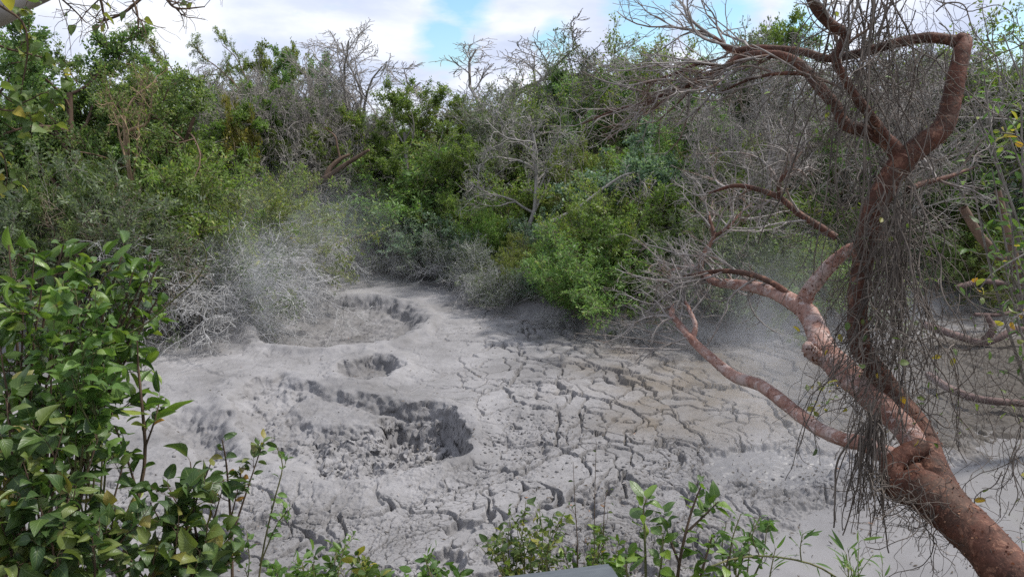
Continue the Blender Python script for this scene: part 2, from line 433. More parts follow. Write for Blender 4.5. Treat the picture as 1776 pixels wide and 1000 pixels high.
# openings of blue in the cloud deck, each a direction in the sky with a ragged edge
def opening(px, py, size):
    d = ray(px, py); d = d / np.linalg.norm(d)
    dp = nd(t, 'ShaderNodeVectorMath', operation='DISTANCE'); L(tc.outputs['Generated'], dp.inputs[0]); dp.inputs[1].default_value = d
    return math_(t, 'SUBTRACT', 1.0, math_(t, 'DIVIDE', dp.outputs['Value'], size), clamp=True)
hole = None
for a in ((800, 5, .055), (775, 75, .05), (960, 70, .035), (1115, 12, .06), (1110, 60, .05), (1250, 40, .06), (1390, 55, .05), (1770, 60, .05)):
    h = opening(*a); hole = h if hole is None else math_(t, 'MAXIMUM', hole, h)
nb = nd(t, 'ShaderNodeTexNoise', i_Scale=5.0, i_Detail=6.0, i_Roughness=0.6); L(cb.outputs[0], nb.inputs['Vector'])
hv = math_(t, 'ADD', hole, math_(t, 'MULTIPLY', math_(t, 'SUBTRACT', nb.outputs[0], 0.5), 1.1))
blue = ramp_out(t, hv, [(0.12, (0, 0, 0)), (0.62, (1, 1, 1))])
cc = ramp_out(t, n1.outputs[0], [(0.30, (4.4, 5.0, 6.5)), (0.48, (5.7, 6.2, 7.6)), (0.64, (8.0, 8.2, 8.6))])
skyc = mix(t, 1.0, sky.outputs[0], (1.0, 1.25, 1.35, 1), 'MULTIPLY')
L(mix(t, blue, cc, skyc), bg.inputs[0]); L(bg.outputs[0], wo.inputs[0])

sl = bpy.data.lights.new('sun', 'SUN'); sl.energy = 2.8; sl.angle = R(6); sl.color = (1.0, .955, .89)
so = bpy.data.objects.new('sun', sl); COL.objects.link(so)
sd = Vector((math.sin(SUN_AZ) * math.cos(SUN_EL), math.cos(SUN_AZ) * math.cos(SUN_EL), math.sin(SUN_EL)))
so.rotation_euler = sd.to_track_quat('Z', 'Y').to_euler(); so.location = sd * 60

# ---------------------------------------------------------------- the mud basin
def gp(*pts): return np.array([gnd(*p)[:2] for p in pts])
RIM = gp((-420, 660), (-150, 625), (120, 600), (300, 585), (400, 560), (470, 510), (540, 472), (620, 462), (700, 468), (790, 492), (880, 540), (960, 565), (1080, 585), (1180, 598), (1300, 585), (1450, 560), (1600, 545), (1776, 535), (2150, 560))
RIM = np.vstack([RIM, [[16, 3], [-16, 3]]])
C_BACK = gp((430, 580), (470, 535), (560, 516), (650, 516), (725, 533), (742, 555), (715, 585), (640, 605), (540, 610), (455, 606))
C_SMALL = gp((578, 648), (590, 630), (640, 616), (690, 618), (702, 632), (685, 650), (640, 662), (595, 662))
C_BIG = gp((398, 690), (430, 662), (480, 655), (540, 664), (600, 678), (660, 692), (720, 700), (785, 710), (818, 742), (812, 785), (770, 806), (700, 828), (620, 842), (540, 836), (470, 800), (425, 755), (402, 720))
C_LEDGE = gp((495, 690), (540, 683), (600, 694), (650, 706), (690, 706), (660, 722), (600, 735), (540, 728), (500, 712))
C_LEFT = gp((255, 720), (300, 700), (380, 708), (420, 725), (440, 770), (400, 800), (330, 805), (270, 770))
C_DEEP = gp((655, 722), (690, 706), (785, 712), (820, 745), (812, 788), (760, 808), (700, 800), (655, 765))
POOL = gp((1330, 905), (1400, 880), (1470, 858), (1540, 845), (1640, 800), (1776, 770), (2300, 760), (2300, 1400), (1380, 1250), (1335, 1000))
PATCH = gp((1205, 800), (1230, 780), (1320, 772), (1420, 778), (1470, 790), (1440, 822), (1360, 838), (1250, 832))
RIGHT_WET_SHADE = gp((1290, 650), (1400, 620), (1560, 600), (1700, 585), (2300, 560), (2300, 790), (1776, 770), (1640, 770), (1500, 745), (1380, 720))

def crater(x, y, poly, depth, wall, jag=0.06, seed=0, bowl=0.6, fq=3.0):
    """depth below the rim: a wall of width `wall`, then a bowl"""
    n = fbm(x * fq, y * fq, seed, 3) * jag * 2
    s = -sdf(poly, x, y) + n
    wl = sst(0, wall, s)
    mx = 1.6
    return depth * wl * ((1 - bowl) + bowl * np.clip(s / mx, 0, 1)), s

PCX, PCY = C_BIG.mean(0)
YF, YB = gnd(600, 842)[1], gnd(600, 682)[1]
BOWL = gnd(490, 742)
def terrain(x, y, full=False):
    x = np.asarray(x, float); y = np.asarray(y, float)
    s_rim = sdf(RIM, x, y)
    sn = s_rim + 0.30 * fbm(x * .5, y * .5, 3, 3)
    inside = sst(0.35, -0.5, sn)
    z = 0.05 * fbm(x * .25, y * .25, 11, 3)
    # bank at the far rim and the forest floor behind
    z = z + 0.60 * sst(-0.2, 0.9, sn) + 0.035 * np.clip(sn, 0, 60) + sst(.3, 2, sn) * 0.1 * fbm(x * .6, y * .6, 5, 3)
    px, py = gnd(440, 545)[:2]
    slope = np.exp(-(((x - px) / 1.1) ** 2 + ((y - py) / 2.6) ** 2)) * sst(-2.6, -.3, sn) * inside
    z = z + .40 * slope + .16 * slope * fbm(x * 2.2, y * 2.2, 13, 4)
    lip = 0
    d, s = crater(x, y, C_BACK, .46, .48, .09, 21, .55, 1.6); s_back = s
    z = z - d
    lip = lip + .14 * np.exp(-((s + .08) / .24) ** 2)
    d, s = crater(x, y, C_SMALL, .44, .26, .06, 31, .45, 2.5); s_small = s; z = z - d
    lip = lip + .09 * np.exp(-((s + .05) / .2) ** 2)
    g = np.clip((y - YF) / (YB - YF), 0, 1)
    gm = (.55 + .45 * sst(gnd(520, 700)[0], gnd(700, 720)[0], x)) * (.16 + .84 * sst(.05, .8, g + .10 * fbm(x * 1.2, y * 1.2, 43, 3)))
    d, s = crater(x, y, C_BIG, .46, .24, .08, 41, .45, 1.8); s_big = s
    dl = sst(-.10, .16, -sdf(C_LEDGE, x, y) + .12 * fbm(x * 2.2, y * 2.2, 45, 4))
    z = z - d * gm * (1 - .72 * dl)
    dd, s_deep = crater(x, y, C_DEEP, .58, .18, .07, 51, .25, 2)
    z = z - dd * .85 * (.35 + .65 * sst(.1, .6, g))
    z = z - .22 * np.exp(-(((x - BOWL[0]) / .55) ** 2 + ((y - BOWL[1]) / .8) ** 2))
    lip = lip + .10 * np.exp(-((s_big + .10) / .28) ** 2)
    d, s = crater(x, y, C_LEFT, .45, .6, .12, 61, .5, 1.8); s_left = s; z = z - d
    z = z + lip
    in_big = sst(.10, .45, s_big) * (1 - .85 * dl)
    incr = np.maximum.reduce([sst(.05, .5, s_back), sst(.02, .3, s_small), sst(.05, .4, s_big), sst(.05, .5, s_left)])
    smooth = np.maximum.reduce([np.exp(-(np.minimum(s_back, 0) / .9) ** 2), np.exp(-(np.minimum(s_small, 0) / .6) ** 2), np.exp(-(np.minimum(s_big, 0) / .55) ** 2), np.exp(-(np.minimum(s_left, 0) / .9) ** 2)])
    left = sst(0.8, -1.6, x + 0.10 * (y - 10) + .8 * pnoise(x * .4, y * .4, 77))
    smooth = np.clip(np.maximum(smooth, .85 * left * sst(9.8, 11.5, y)), 0, 1)
    # slumped, lumpy floors of the craters
    vb, cb_ = voro(x * 2.1 + .6 * fbm(x * 2, y * 2, 81, 2), y * 1.7 + .6 * fbm(x * 2, y * 2, 82, 2), 83)
    vd, cd_ = voro(x * 4.6 + .7 * fbm(x * 3, y * 3, 181, 2), y * 4.0 + .7 * fbm(x * 3, y * 3, 182, 2), 183)
    rg = fbm(x * 2.3, y * 1.9, 85, 6, .60); rid = 1 - np.abs(fbm(x * 1.9, y * 1.6, 86, 4, .55))
    lump = sst(0, .5, vb) * (.2 + .8 * cb_) * .12 + .12 * rg + .12 * (rid - .6)
    small = sst(0, .45, vd) * cd_ * .075 + .012 * fbm(x * 9, y * 8, 87, 3, .6)
    rough_in = np.maximum(in_big, np.maximum(.45 * sst(.1, .5, s_small), .5 * sst(.2, .6, s_left)))
    lumpy = .35 + .65 * sst(gnd(500, 740)[0], gnd(620, 740)[0], x + .25 * fbm(x * 1.2, y * 1.2, 84, 3))
    z = z + lump * (.5 + .5 * lumpy) * rough_in + lumpy * small * np.maximum(in_big * (.35 + .65 * sst(-.1, .4, fbm(x * .9, y * .9, 88, 2))), sst(.1, .4, s_deep)) * 1.0
    z = z + sst(.1, .6, s_back) * (.065 * fbm(x * 2.4, y * 3.2, 89, 6, .62))
    # wet ground on the right, lower than the crust
    sp = sdf(POOL, x, y) + .45 * fbm(x * .9, y * .9, 91, 5, .55)
    pool = sst(.45, -.45, sp)
    spa = sdf(PATCH, x, y) + .22 * fbm(x * 1.6, y * 1.6, 93, 4, .6)
    patch = sst(.10, -.05, spa)
    rw = sst(.6, -.6, sdf(RIGHT_WET_SHADE, x, y) + .6 * fbm(x * .8, y * .8, 95, 4))
    nearpool = sst(2.4, .2, sp)
    # crust plates with cracks between, in rings about the largest crater
    wx = .34 * fbm(x * .8, y * .8, 101, 4); wy = .34 * fbm(x * .8, y * .8, 105, 4)
    rad = np.hypot(x - PCX, y - PCY) + wx; ang = np.arctan2(y - PCY, x - PCX) + wy / (2.0 + .4 * rad)
    ragged = .016 * fbm(x * 6, y * 6, 121, 4, .6); wx = wx + .06 * fbm(x * 3, y * 3, 123, 3); wy = wy + .08 * fbm(x * 3, y * 3, 125, 3)
    v1, c1 = voro(rad * 1.15, ang * 3.6, 111)
    v2, c2 = voro(rad * 2.3 + .2 * wx, ang * 7.0, 113)
    v3, c3 = voro((x + wx * 2) * 4.0, (y + wy * 2) * 3.4, 117)
    region = (1 - incr) * (1 - smooth * .96) * (1 - pool) * (1 - patch) * inside * (1 - .6 * rw)
    broken = sst(-.3, .35, fbm(x * .35, y * .35, 131, 2))
    wdt = .034 + .040 * sst(-.35, .6, fbm(x * .6, y * .6, 133, 3))
    k1 = sst(wdt * 1.25, wdt * .7, v1 + ragged)
    k2 = sst(wdt * 1.7, wdt * .9, v2 + ragged * 1.5) * (c1 > .22) * (.45 + .55 * broken)
    k3 = sst(.07, .02, v3 + ragged * 2) * sst(.25, .6, fbm(x * .6, y * .6, 137, 2) * .5 + .35 * sst(11, 8.5, y) + .15) * .6
    crack = np.clip(np.maximum(np.maximum(k1, k2 * .85), k3 * .7), 0, 1) * region
    dome = (sst(0, .12, v1) * .02 + (c1 - .5) * .05 + (c2 - .5) * .035 * (c1 > .30) + .03 * np.exp(-(v1 / .10) ** 2)) * region
    z = z + dome - crack * (.14 + .05 * pnoise(x * 2, y * 2, 139))
    # rough broken band in the near ground and in the middle
    px, py = gnd(915, 735)[:2]
    mid = np.exp(-(((x - px) / .7) ** 2 + ((y - py) / 1.6) ** 2)) * (.5 + .5 * sst(-.2, .3, fbm(x * 1.1, y * 1.1, 143, 3)))
    near = sst(11.4, 9.4, y + .8 * fbm(x * .5, y * .5, 141, 3)) * inside * sst(-.5, .3, fbm(x * .7, y * .7, 145, 3))
    crumbly = np.clip(mid * 1.1 + near * .75 + .55 * nearpool * (1 - pool), 0, 1) * (1 - pool) * (1 - patch)
    vc, cc_ = voro(x * 5.0 + .9 * fbm(x * 4, y * 4, 151, 3), y * 4.6 + .9 * fbm(x * 4, y * 4, 152, 3), 153)
    z = z + crumbly * (.045 * fbm(x * 3.2, y * 3.0, 157, 5, .62) + (sst(0, .3, vc) * (.3 + cc_) - .6) * .022 + .014 * fbm(x * 12, y * 12, 155, 3, .6))
    # fine grit
    fine = .010 * fbm(x * 14, y * 14, 161, 3, .7) + .010 * fbm(x * 5, y * 5, 163, 3)
    fine = np.where(fine < -.008, fine * (1.2 + 1.2 * crumbly), fine)
    grit = np.clip((1 - smooth * .75) * (.35 + .65 * np.maximum(sst(-1, 2, x), crumbly)), 0, 1) * (1 - pool) * (1 - patch)
    z = z + fine * (1 - pool) * (1 - .9 * patch) * (.25 + .6 * np.clip(crumbly + .3 * grit, 0, 1) + .6 * incr) * inside
    z = z * (1 - .3 * pool) - .30 * pool - .08 * patch * (1 - pool) - .05 * nearpool * (1 - pool) + rw * (.06 * fbm(x * 1.1, y * 1.9, 171, 5, .6)) - .10 * rw
    z = z + (patch + nearpool * .8) * .03 * fbm(x * 1.5, y * 1.9, 173, 5, .6)
    br_ = sst(.5, 3.2, x + .9 * fbm(x * .8, y * .8, 181, 4)) * sst(10.5, 12.5, y) * sst(19, 15.5, y)
    brown = np.clip(br_ * (.45 + .55 * c2) * (.6 + .6 * sst(-.4, .5, fbm(x * 1.3, y * 1.3, 189, 4))) * 1.1 + rw * .8, 0, 1)
    tone = .5 + .45 * fbm(x * .55, y * .55, 183, 5, .6) + .12 * (c2 - .5) * region
    soil = sst(.0, 1.3, sn)
    wet = np.clip(np.maximum(pool, patch * .9) + .35 * nearpool * sst(-.1, .4, fbm(x * 1.2, y * 1.2, 191, 3)) + .22 * sst(.2, .6, fbm(x * .7, y * .7, 193, 4)) * smooth, 0, 1)
    dark = np.clip(sst(-.1, .6, fbm(x * 1.1, y * 1.1, 185, 5, .6)) * .35 * incr * .6 + .16 * sst(-.5, 3, x) * inside + .18 * np.maximum(sst(.1, .4, s_back), sst(.05, .3, s_small)) + .22 * sst(.05, .6, fbm(x * .9, y * .9, 195, 5, .6)) * .7 + rw * sst(2.2, 4.5, x) * (.95 + .3 * fbm(x * .9, y * .9, 187, 3)) , 0, 1)  # right flats: dark water tone, with the undergrowth's shade painted in
    return (z, brown, tone, soil, wet, dark, grit, rough_in, sst(.0, .25, s_deep)) if full else (z,)

NC, NR = 1300, 1240
th = np.linspace(R(-47), R(47), NC)
dep = np.concatenate([np.linspace(R(41), R(10.6), NR - 60), np.linspace(R(10.55), R(7.4), 60)])
rr_ = EYE / np.tan(dep)
TH, RR = np.meshgrid(th, rr_)
X, Y = RR * np.sin(TH), RR * np.cos(TH)
xr, yr = X.ravel(), Y.ravel()
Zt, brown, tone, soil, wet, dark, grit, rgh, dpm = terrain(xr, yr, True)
# walls and lumps overhang a little: push the sheet sideways too
ZG = Zt.reshape(NR, NC)
steep = np.abs(np.gradient(ZG, axis=0) / (np.abs(np.gradient(RR, axis=0)) + 1e-6))
steep = np.maximum(steep, np.abs(np.gradient(ZG, axis=1) / (RR * (th[1] - th[0]))))
for _ in range(3): steep = (steep + np.roll(steep, 1, 0) + np.roll(steep, -1, 0) + np.roll(steep, 1, 1) + np.roll(steep, -1, 1)) / 5
wallm = sst(.5, 1.4, steep.ravel()) * sst(.0, .3, np.maximum(rgh, dpm) + (sdf(C_BIG, xr, yr) < .1) + (sdf(C_SMALL, xr, yr) < .1) + (sdf(C_BACK, xr, yr) < .1))
am = .022 * np.clip(rgh + dpm, 0, 1) + .045 * wallm
xr2 = xr + am * fbm(yr * 3.1, Zt * 7, 197, 4, .6); yr2 = yr + am * fbm(xr * 3.6, Zt * 8, 198, 4, .6); Zt = Zt + wallm * .05 * fbm(xr * 5, yr * 5 + Zt * 9, 199, 3)
I = np.arange(NC * NR).reshape(NR, NC)
Q = np.stack([I[:-1, :-1], I[:-1, 1:], I[1:, 1:], I[1:, :-1]], axis=-1)

m, t = nt('mud'); L = t.links.new
out = nd(t, 'ShaderNodeOutputMaterial'); bs = nd(t, 'ShaderNodeBsdfPrincipled')
A = {k: nd(t, 'ShaderNodeAttribute', attribute_name=k).outputs['Fac'] for k in ('brown', 'tone', 'soil', 'wet', 'dark', 'grit')}
tc = nd(t, 'ShaderNodeTexCoord')
c = ramp_out(t, A['tone'], [(0.1, (.165, .161, .163)), (.5, (.220, .215, .219)), (.9, (.270, .264, .269))])
c = mix(t, math_(t, 'MULTIPLY', A['brown'], .8), c, (.150, .122, .088, 1))
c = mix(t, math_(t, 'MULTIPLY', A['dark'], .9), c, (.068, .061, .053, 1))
n1 = nd(t, 'ShaderNodeTexNoise', i_Scale=26.0, i_Detail=5.0, i_Roughness=.75); L(tc.outputs['Object'], n1.inputs['Vector'])
n2 = nd(t, 'ShaderNodeTexNoise', i_Scale=5.0, i_Detail=6.0, i_Roughness=.65); L(tc.outputs['Object'], n2.inputs['Vector'])
dry = math_(t, 'SUBTRACT', 1.0, A['wet'], clamp=True)
spk = math_(t, 'MULTIPLY', ramp_out(t, n1.outputs[0], [(.38, (1, 1, 1)), (.47, (0, 0, 0))]), math_(t, 'MULTIPLY', A['grit'], .8))
c = mix(t, spk, c, (.105, .098, .095, 1))
c = mix(t, .55, c, mix(t, 1.0, c, ramp_out(t, n2.outputs[0], [(.25, (.72, .72, .72)), (.75, (1.25, 1.25, 1.25))]), 'MULTIPLY'))
c = mix(t, math_(t, 'MULTIPLY', A['wet'], .75), c, (.150, .147, .150, 1))
sn_ = nd(t, 'ShaderNodeTexNoise', i_Scale=7.0, i_Detail=6.0); L(tc.outputs['Object'], sn_.inputs['Vector'])
c = mix(t, A['soil'], c, ramp_out(t, sn_.outputs[0], [(.3, (.055, .048, .038)), (.7, (.125, .110, .088))]))
L(c, bs.inputs['Base Color'])
L(ramp_out(t, A['wet'], [(0, (.92,) * 3), (1, (.42,) * 3)]), bs.inputs['Roughness'])
bs.inputs['Specular IOR Level'].default_value = .3
bm = nd(t, 'ShaderNodeBump', i_Distance=.02)
L(math_(t, 'MULTIPLY', dry, .8), bm.inputs['Strength'])
L(math_(t, 'ADD', n1.outputs[0], math_(t, 'MULTIPLY', n2.outputs[0], .6)), bm.inputs['Height']); L(bm.outputs[0], bs.inputs['Normal'])
L(bs.outputs[0], out.inputs[0]); M['mud'] = m
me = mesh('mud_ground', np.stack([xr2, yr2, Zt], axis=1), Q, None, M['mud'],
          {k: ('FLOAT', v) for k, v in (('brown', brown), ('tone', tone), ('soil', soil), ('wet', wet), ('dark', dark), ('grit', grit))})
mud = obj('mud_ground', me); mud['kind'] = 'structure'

def tz(x, y):
    return float(terrain(np.array([x]), np.array([y]))[0][0])

# thin wet mud standing in the low ground at the right
m, t = nt('slick_mud'); L = t.links.new
out = nd(t, 'ShaderNodeOutputMaterial'); bs = nd(t, 'ShaderNodeBsdfPrincipled', i_Roughness=.24); bs.inputs['Specular IOR Level'].default_value = .4
tc = nd(t, 'ShaderNodeTexCoord')
n1 = nd(t, 'ShaderNodeTexNoise', i_Scale=.9, i_Detail=5.0, i_Distortion=.8); L(tc.outputs['Object'], n1.inputs['Vector'])
L(ramp_out(t, n1.outputs[0], [(.3, (.165, .160, .161)), (.6, (.203, .197, .199)), (.8, (.188, .188, .167))]), bs.inputs['Base Color'])
n2 = nd(t, 'ShaderNodeTexNoise', i_Scale=2.2, i_Detail=3.0); L(tc.outputs['Object'], n2.inputs['Vector'])
bm = nd(t, 'ShaderNodeBump', i_Strength=.25, i_Distance=.05); L(n2.outputs[0], bm.inputs['Height']); L(bm.outputs[0], bs.inputs['Normal'])
L(bs.outputs[0], out.inputs[0]); M['slick'] = m
gx, gy = np.meshgrid(np.linspace(2.2, 16, 120), np.linspace(4.5, 13, 90))
I = np.arange(gx.size).reshape(gx.shape)
pool_z = -.17
me = mesh('mud_pool', np.stack([gx.ravel(), gy.ravel(), np.full(gx.size, pool_z) + .004 * fbm(gx.ravel() * .8, gy.ravel() * .8, 7, 2)], axis=1), np.stack([I[:-1, :-1], I[:-1, 1:], I[1:, 1:], I[1:, :-1]], axis=-1), None, M['slick'])
mp_ = obj('mud_pool', me); mp_['kind'] = 'structure'

# near bank below the viewing platform
def bank_z(x, y):
    x = np.asarray(x, float); y = np.asarray(y, float)
    return 3.25 - 3.75 * sst(.6, 8.2, y) * .98 + .10 * fbm(x * .8, y * .8, 201, 3) - .0
m, t = nt('bank_soil'); L = t.links.new
out = nd(t, 'ShaderNodeOutputMaterial'); bs = nd(t, 'ShaderNodeBsdfPrincipled', i_Roughness=.95)
tc = nd(t, 'ShaderNodeTexCoord'); n1 = nd(t, 'ShaderNodeTexNoise', i_Scale=6.0, i_Detail=7.0, i_Roughness=.7); L(tc.outputs['Object'], n1.inputs['Vector'])
L(ramp_out(t, n1.outputs[0], [(.3, (.04, .035, .02)), (.5, (.10, .085, .055)), (.75, (.22, .20, .16))]), bs.inputs['Base Color'])
bm = nd(t, 'ShaderNodeBump', i_Strength=.8, i_Distance=.03); L(n1.outputs[0], bm.inputs['Height']); L(bm.outputs[0], bs.inputs['Normal'])
L(bs.outputs[0], out.inputs[0]); M['bank'] = m
gx, gy = np.meshgrid(np.linspace(-14, 14, 240), np.linspace(-6, 8.2, 160))
I = np.arange(gx.size).reshape(gx.shape)
me = mesh('near_bank', np.stack([gx.ravel(), gy.ravel(), bank_z(gx.ravel(), gy.ravel())], axis=1), np.stack([I[:-1, :-1], I[:-1, 1:], I[1:, 1:], I[1:, :-1]], axis=-1), None, M['bank'])
o = obj('bank', me); o['kind'] = 'structure'

# forest floor out to the horizon
rad = np.array([24, 28, 33, 40, 60, 100, 200, 500, 1200.]); ang = np.linspace(0, 2 * np.pi, 97)
RR, TT = np.meshgrid(rad, ang, indexing='ij')
x, y = (RR * np.sin(TT)).ravel(), (RR * np.cos(TT)).ravel()
z = .75 + .035 * np.clip(RR.ravel() - 24, 0, 40) - .35
z[RR.ravel() < 30] -= .6
I = np.arange(x.size).reshape(RR.shape)
me = mesh('forest_floor', np.stack([x, y, z], axis=1), np.stack([I[:-1, :-1], I[1:, :-1], I[1:, 1:], I[:-1, 1:]], axis=-1), None, M['bank'])
o = obj('forest_floor', me); o['kind'] = 'structure'
# ---------------------------------------------------------------- plant kinds
def tree_geo(seed, H=8.0, trunk_f=.55, lean=.06, limbs=8, br=7, tw=8, leaves=50, lsize=.100, lw=.5, spread=(30, 70), trop=.05, flat=.6, up=.8, rt=.014,
             limb_len=(.5, .85), bare=False, wander=.13, lo=.35, ltrop=None, br_len=(.4, .65), tw_len=(.35, .65), extra=0, nstem=1, sag=0.0):
    rng = np.random.default_rng(seed)
    wood, crown = Geo(), Geo()
    L1, R1 = [], []
    for s in range(nstem):
        n = 9
        d = rng.normal(size=2) * (lean if nstem == 1 else .25)
        z = np.linspace(-.4, H * trunk_f, n)
        off = np.cumsum(rng.normal(size=(n, 2)) * H * .010, axis=0)
        f = np.linspace(0, 1, n)[:, None]
        xy = d[None] * H * trunk_f * f + off
        P = np.concatenate([xy, z[:, None]], axis=1)
        r = H * rt / math.sqrt(nstem) * np.linspace(1.15, .6, n)
        L1.append(P); R1.append(r)
    P0, R0 = np.stack(L1), np.stack(R1)
    wood.tubes(P0, R0, 7)
    A, ra = spawn(rng, P0, R0, limbs, lo, 1.0, spread, limb_len, 8, wander, (0, 0, trop), .62, .35)
    B, rb = spawn(rng, A, ra, br, .25, 1.0, (28, 62), br_len, 6, wander * 1.3, (0, 0, trop * .8 - sag), .6, .35)
    Cc, rc = spawn(rng, B, rb, tw, .15, 1.0, (28, 65), tw_len, 5, wander * 1.5, (0, 0, trop * .5 - sag), .6, .4)
    wood.tubes(A, np.maximum(ra, H * .0022), 5); wood.tubes(B, np.maximum(rb, H * .0013), 4); wood.tubes(Cc, np.maximum(rc, H * .0009), 3)
    if extra:
        D, rd = spawn(rng, Cc, rc, extra, .1, 1.0, (25, 60), (.4, .8), 4, wander * 1.5, (0, 0, trop * .5 - sag), .65, .5)
        wood.tubes(D, np.maximum(rd, H * .0008), 3)
    if not bare:
        p, d, N = leafpts(rng, Cc, rc, leaves, .05, 1.05, (30, 85), up, flat)
        p = p + rng.normal(size=p.shape) * lsize * .5
        k = len(p)
        # each spray of leaves has its own age
        spray = np.repeat(rng.uniform(0, 1, len(Cc)), leaves)
        tint = np.clip(.45 * spray + .55 * rng.uniform(0, 1, k) ** 1.3, 0, 1)
        sz = lsize * rng.uniform(.6, 1.25, k)
        crown.quadleaves(p, d, N, sz, sz * lw, tint)
    return wood, crown

def shrub_geo(seed, H=2.0, stems=16, br=7, tw=6, leaves=16, lsize=.085, lw=.42, spread=.75, trop=.03, droop=-.02, up=.7, wander=.12, r=.012, tw_len=(.35, .7), bare=False, extra=0, reach=1.0, tmin=.003):
    rng = np.random.default_rng(seed)
    wood, crown = Geo(), Geo()
    n = 8; a = rng.uniform(0, 2 * np.pi, stems); rad = rng.uniform(.0, .25, stems) * H
    el = rng.uniform(.25, 1.0, stems)
    p = np.stack([np.cos(a) * rad, np.sin(a) * rad, np.full(stems, -.15)], axis=1)
    d = unit(np.stack([np.cos(a) * spread * (1.1 - el), np.sin(a) * spread * (1.1 - el), .35 + el * .6], axis=1))
    Ls = H * rng.uniform(.75, 1.15, stems) * reach
    pts = [p]
    for j in range(n - 1):
        d = unit(d + rng.normal(size=d.shape) * wander + np.array([0, 0, droop * j]))
        p = p + d * (Ls / (n - 1))[:, None]; pts.append(p)
    A = np.stack(pts, axis=1); ra = np.full(stems, r)[:, None] * np.linspace(1, .35, n)[None]
    B, rb = spawn(rng, A, ra, br, .15, 1.0, (25, 60), (.3, .6), 6, wander * 1.2, (0, 0, trop + droop), .6, .4)
    Cc, rc = spawn(rng, B, rb, tw, .1, 1.0, (25, 65), tw_len, 5, wander * 1.4, (0, 0, trop + droop * 2), .65, .45)
    wood.tubes(A, ra, 5); wood.tubes(B, np.maximum(rb, tmin * 1.4), 3); wood.tubes(Cc, np.maximum(rc, tmin), 3)
    if extra:
        D, rd = spawn(rng, Cc, rc, extra, .1, 1.0, (25, 65), (.4, .9), 4, wander * 1.5, (0, 0, trop + droop * 2), .7, .6)
        wood.tubes(D, np.maximum(rd, tmin * .9), 3)
    if not bare:
        q, dd, N = leafpts(rng, Cc, rc, leaves, .05, 1.05, (30, 80), up, .7)
        q = q + rng.normal(size=q.shape) * lsize * .3
        spray = np.repeat(rng.uniform(0, 1, len(Cc)), leaves)
        tint = np.clip(.45 * spray + .55 * rng.uniform(0, 1, len(q)) ** 1.3, 0, 1)
        sz = lsize * rng.uniform(.6, 1.25, len(q))
        crown.quadleaves(q, dd, N, sz, sz * lw, tint)
    return wood, crown

KIND = {}
def kind(key, geo, wm, cm, wn='trunk', cn='crown'):
    w_, c_ = geo
    zmax = max(np.concatenate(g.V)[:, 2].max() if g is not w_ else np.percentile(np.concatenate(g.V)[:, 2], 99.7) for g in (w_, c_) if g.V)
    KIND[key] = dict(H=zmax, parts=[(n_, g.mesh(key + '_' + n_, M[mm])) for n_, g, mm in ((wn, w_, wm), (cn, c_, cm)) if g.V])

kind('mid0', tree_geo(1), 'bark_grey', 'leaf_mid')
kind('mid1', tree_geo(2, limbs=9, br=7, spread=(35, 80), nstem=2), 'bark_brown', 'leaf_mid')
kind('layer0', tree_geo(3, limbs=8, br=8, tw=8, spread=(45, 80), trop=.0, flat=.25, up=1.8, lsize=.085, leaves=52, wander=.09), 'bark_grey', 'leaf_mid')
kind('layer1', tree_geo(4, H=9, limbs=7, br=8, tw=8, spread=(40, 75), trop=.0, flat=.25, up=1.8, lsize=.085, leaves=48, lo=.55, trunk_f=.7), 'bark_brown', 'leaf_mid')
kind('dark0', tree_geo(5, limbs=9, leaves=52, lsize=.105), 'bark_brown', 'leaf_dark')
kind('dark1', tree_geo(6, limbs=9, br=6, leaves=48, lsize=.098, nstem=2, lo=.2), 'bark_brown', 'leaf_dark')
kind('yellow0', tree_geo(7, H=7, limbs=8, leaves=32, lsize=.085, trop=.03, lo=.3, nstem=2, wander=.16), 'bark_brown', 'leaf_yellow')
kind('yellow1', tree_geo(8, H=7, limbs=9, leaves=34, lsize=.085, spread=(25, 60), nstem=3, lo=.25), 'bark_grey', 'leaf_yellow')
kind('ochre0', tree_geo(9, H=4.5, limbs=7, br=6, tw=6, leaves=20, lsize=.10, spread=(20, 45), lo=.2), 'bark_tan', 'leaf_ochre')
kind('blue0', tree_geo(10, H=4, limbs=10, br=7, tw=7, leaves=26, lsize=.10, nstem=3, lo=.1, spread=(30, 75)), 'bark_brown', 'leaf_blue')
kind('bare0', tree_geo(11, H=9, limbs=8, br=7, tw=6, bare=True, spread=(30, 62), trop=.05, lo=.5, trunk_f=.5, limb_len=(.7, 1.05), wander=.15, extra=5, rt=.012), 'bark_pale', 'leaf_mid')
kind('bare1', tree_geo(12, H=9, limbs=9, br=7, tw=6, bare=True, spread=(35, 70), trop=.05, lo=.5, trunk_f=.48, limb_len=(.8, 1.15), wander=.15, extra=5, rt=.013), 'bark_pale', 'leaf_mid')
kind('bare2', tree_geo(13, H=6, limbs=9, br=8, tw=7, bare=True, spread=(25, 60), trop=.06, lo=.2, nstem=3, wander=.15, extra=4, rt=.012), 'bark_grey', 'leaf_mid')
kind('bare3', tree_geo(14, H=5, limbs=10, br=8, tw=6, leaves=3, lsize=.09, spread=(35, 80), trop=.04, lo=.35, wander=.19, extra=4, rt=.012), 'bark_pale', 'leaf_grey')
kind('fork', tree_geo(17, H=6, limbs=5, br=6, tw=5, leaves=5, lsize=.09, spread=(30, 60), lo=.6, trunk_f=.6, lean=.25, wander=.16, extra=2, rt=.016), 'bark_tan', 'leaf_mid')
kind('thin0', tree_geo(15, H=7, limbs=9, br=6, tw=6, leaves=7, lsize=.10, spread=(20, 50), trop=.07, lo=.3, nstem=3, extra=2, rt=.012), 'bark_grey', 'leaf_grey')
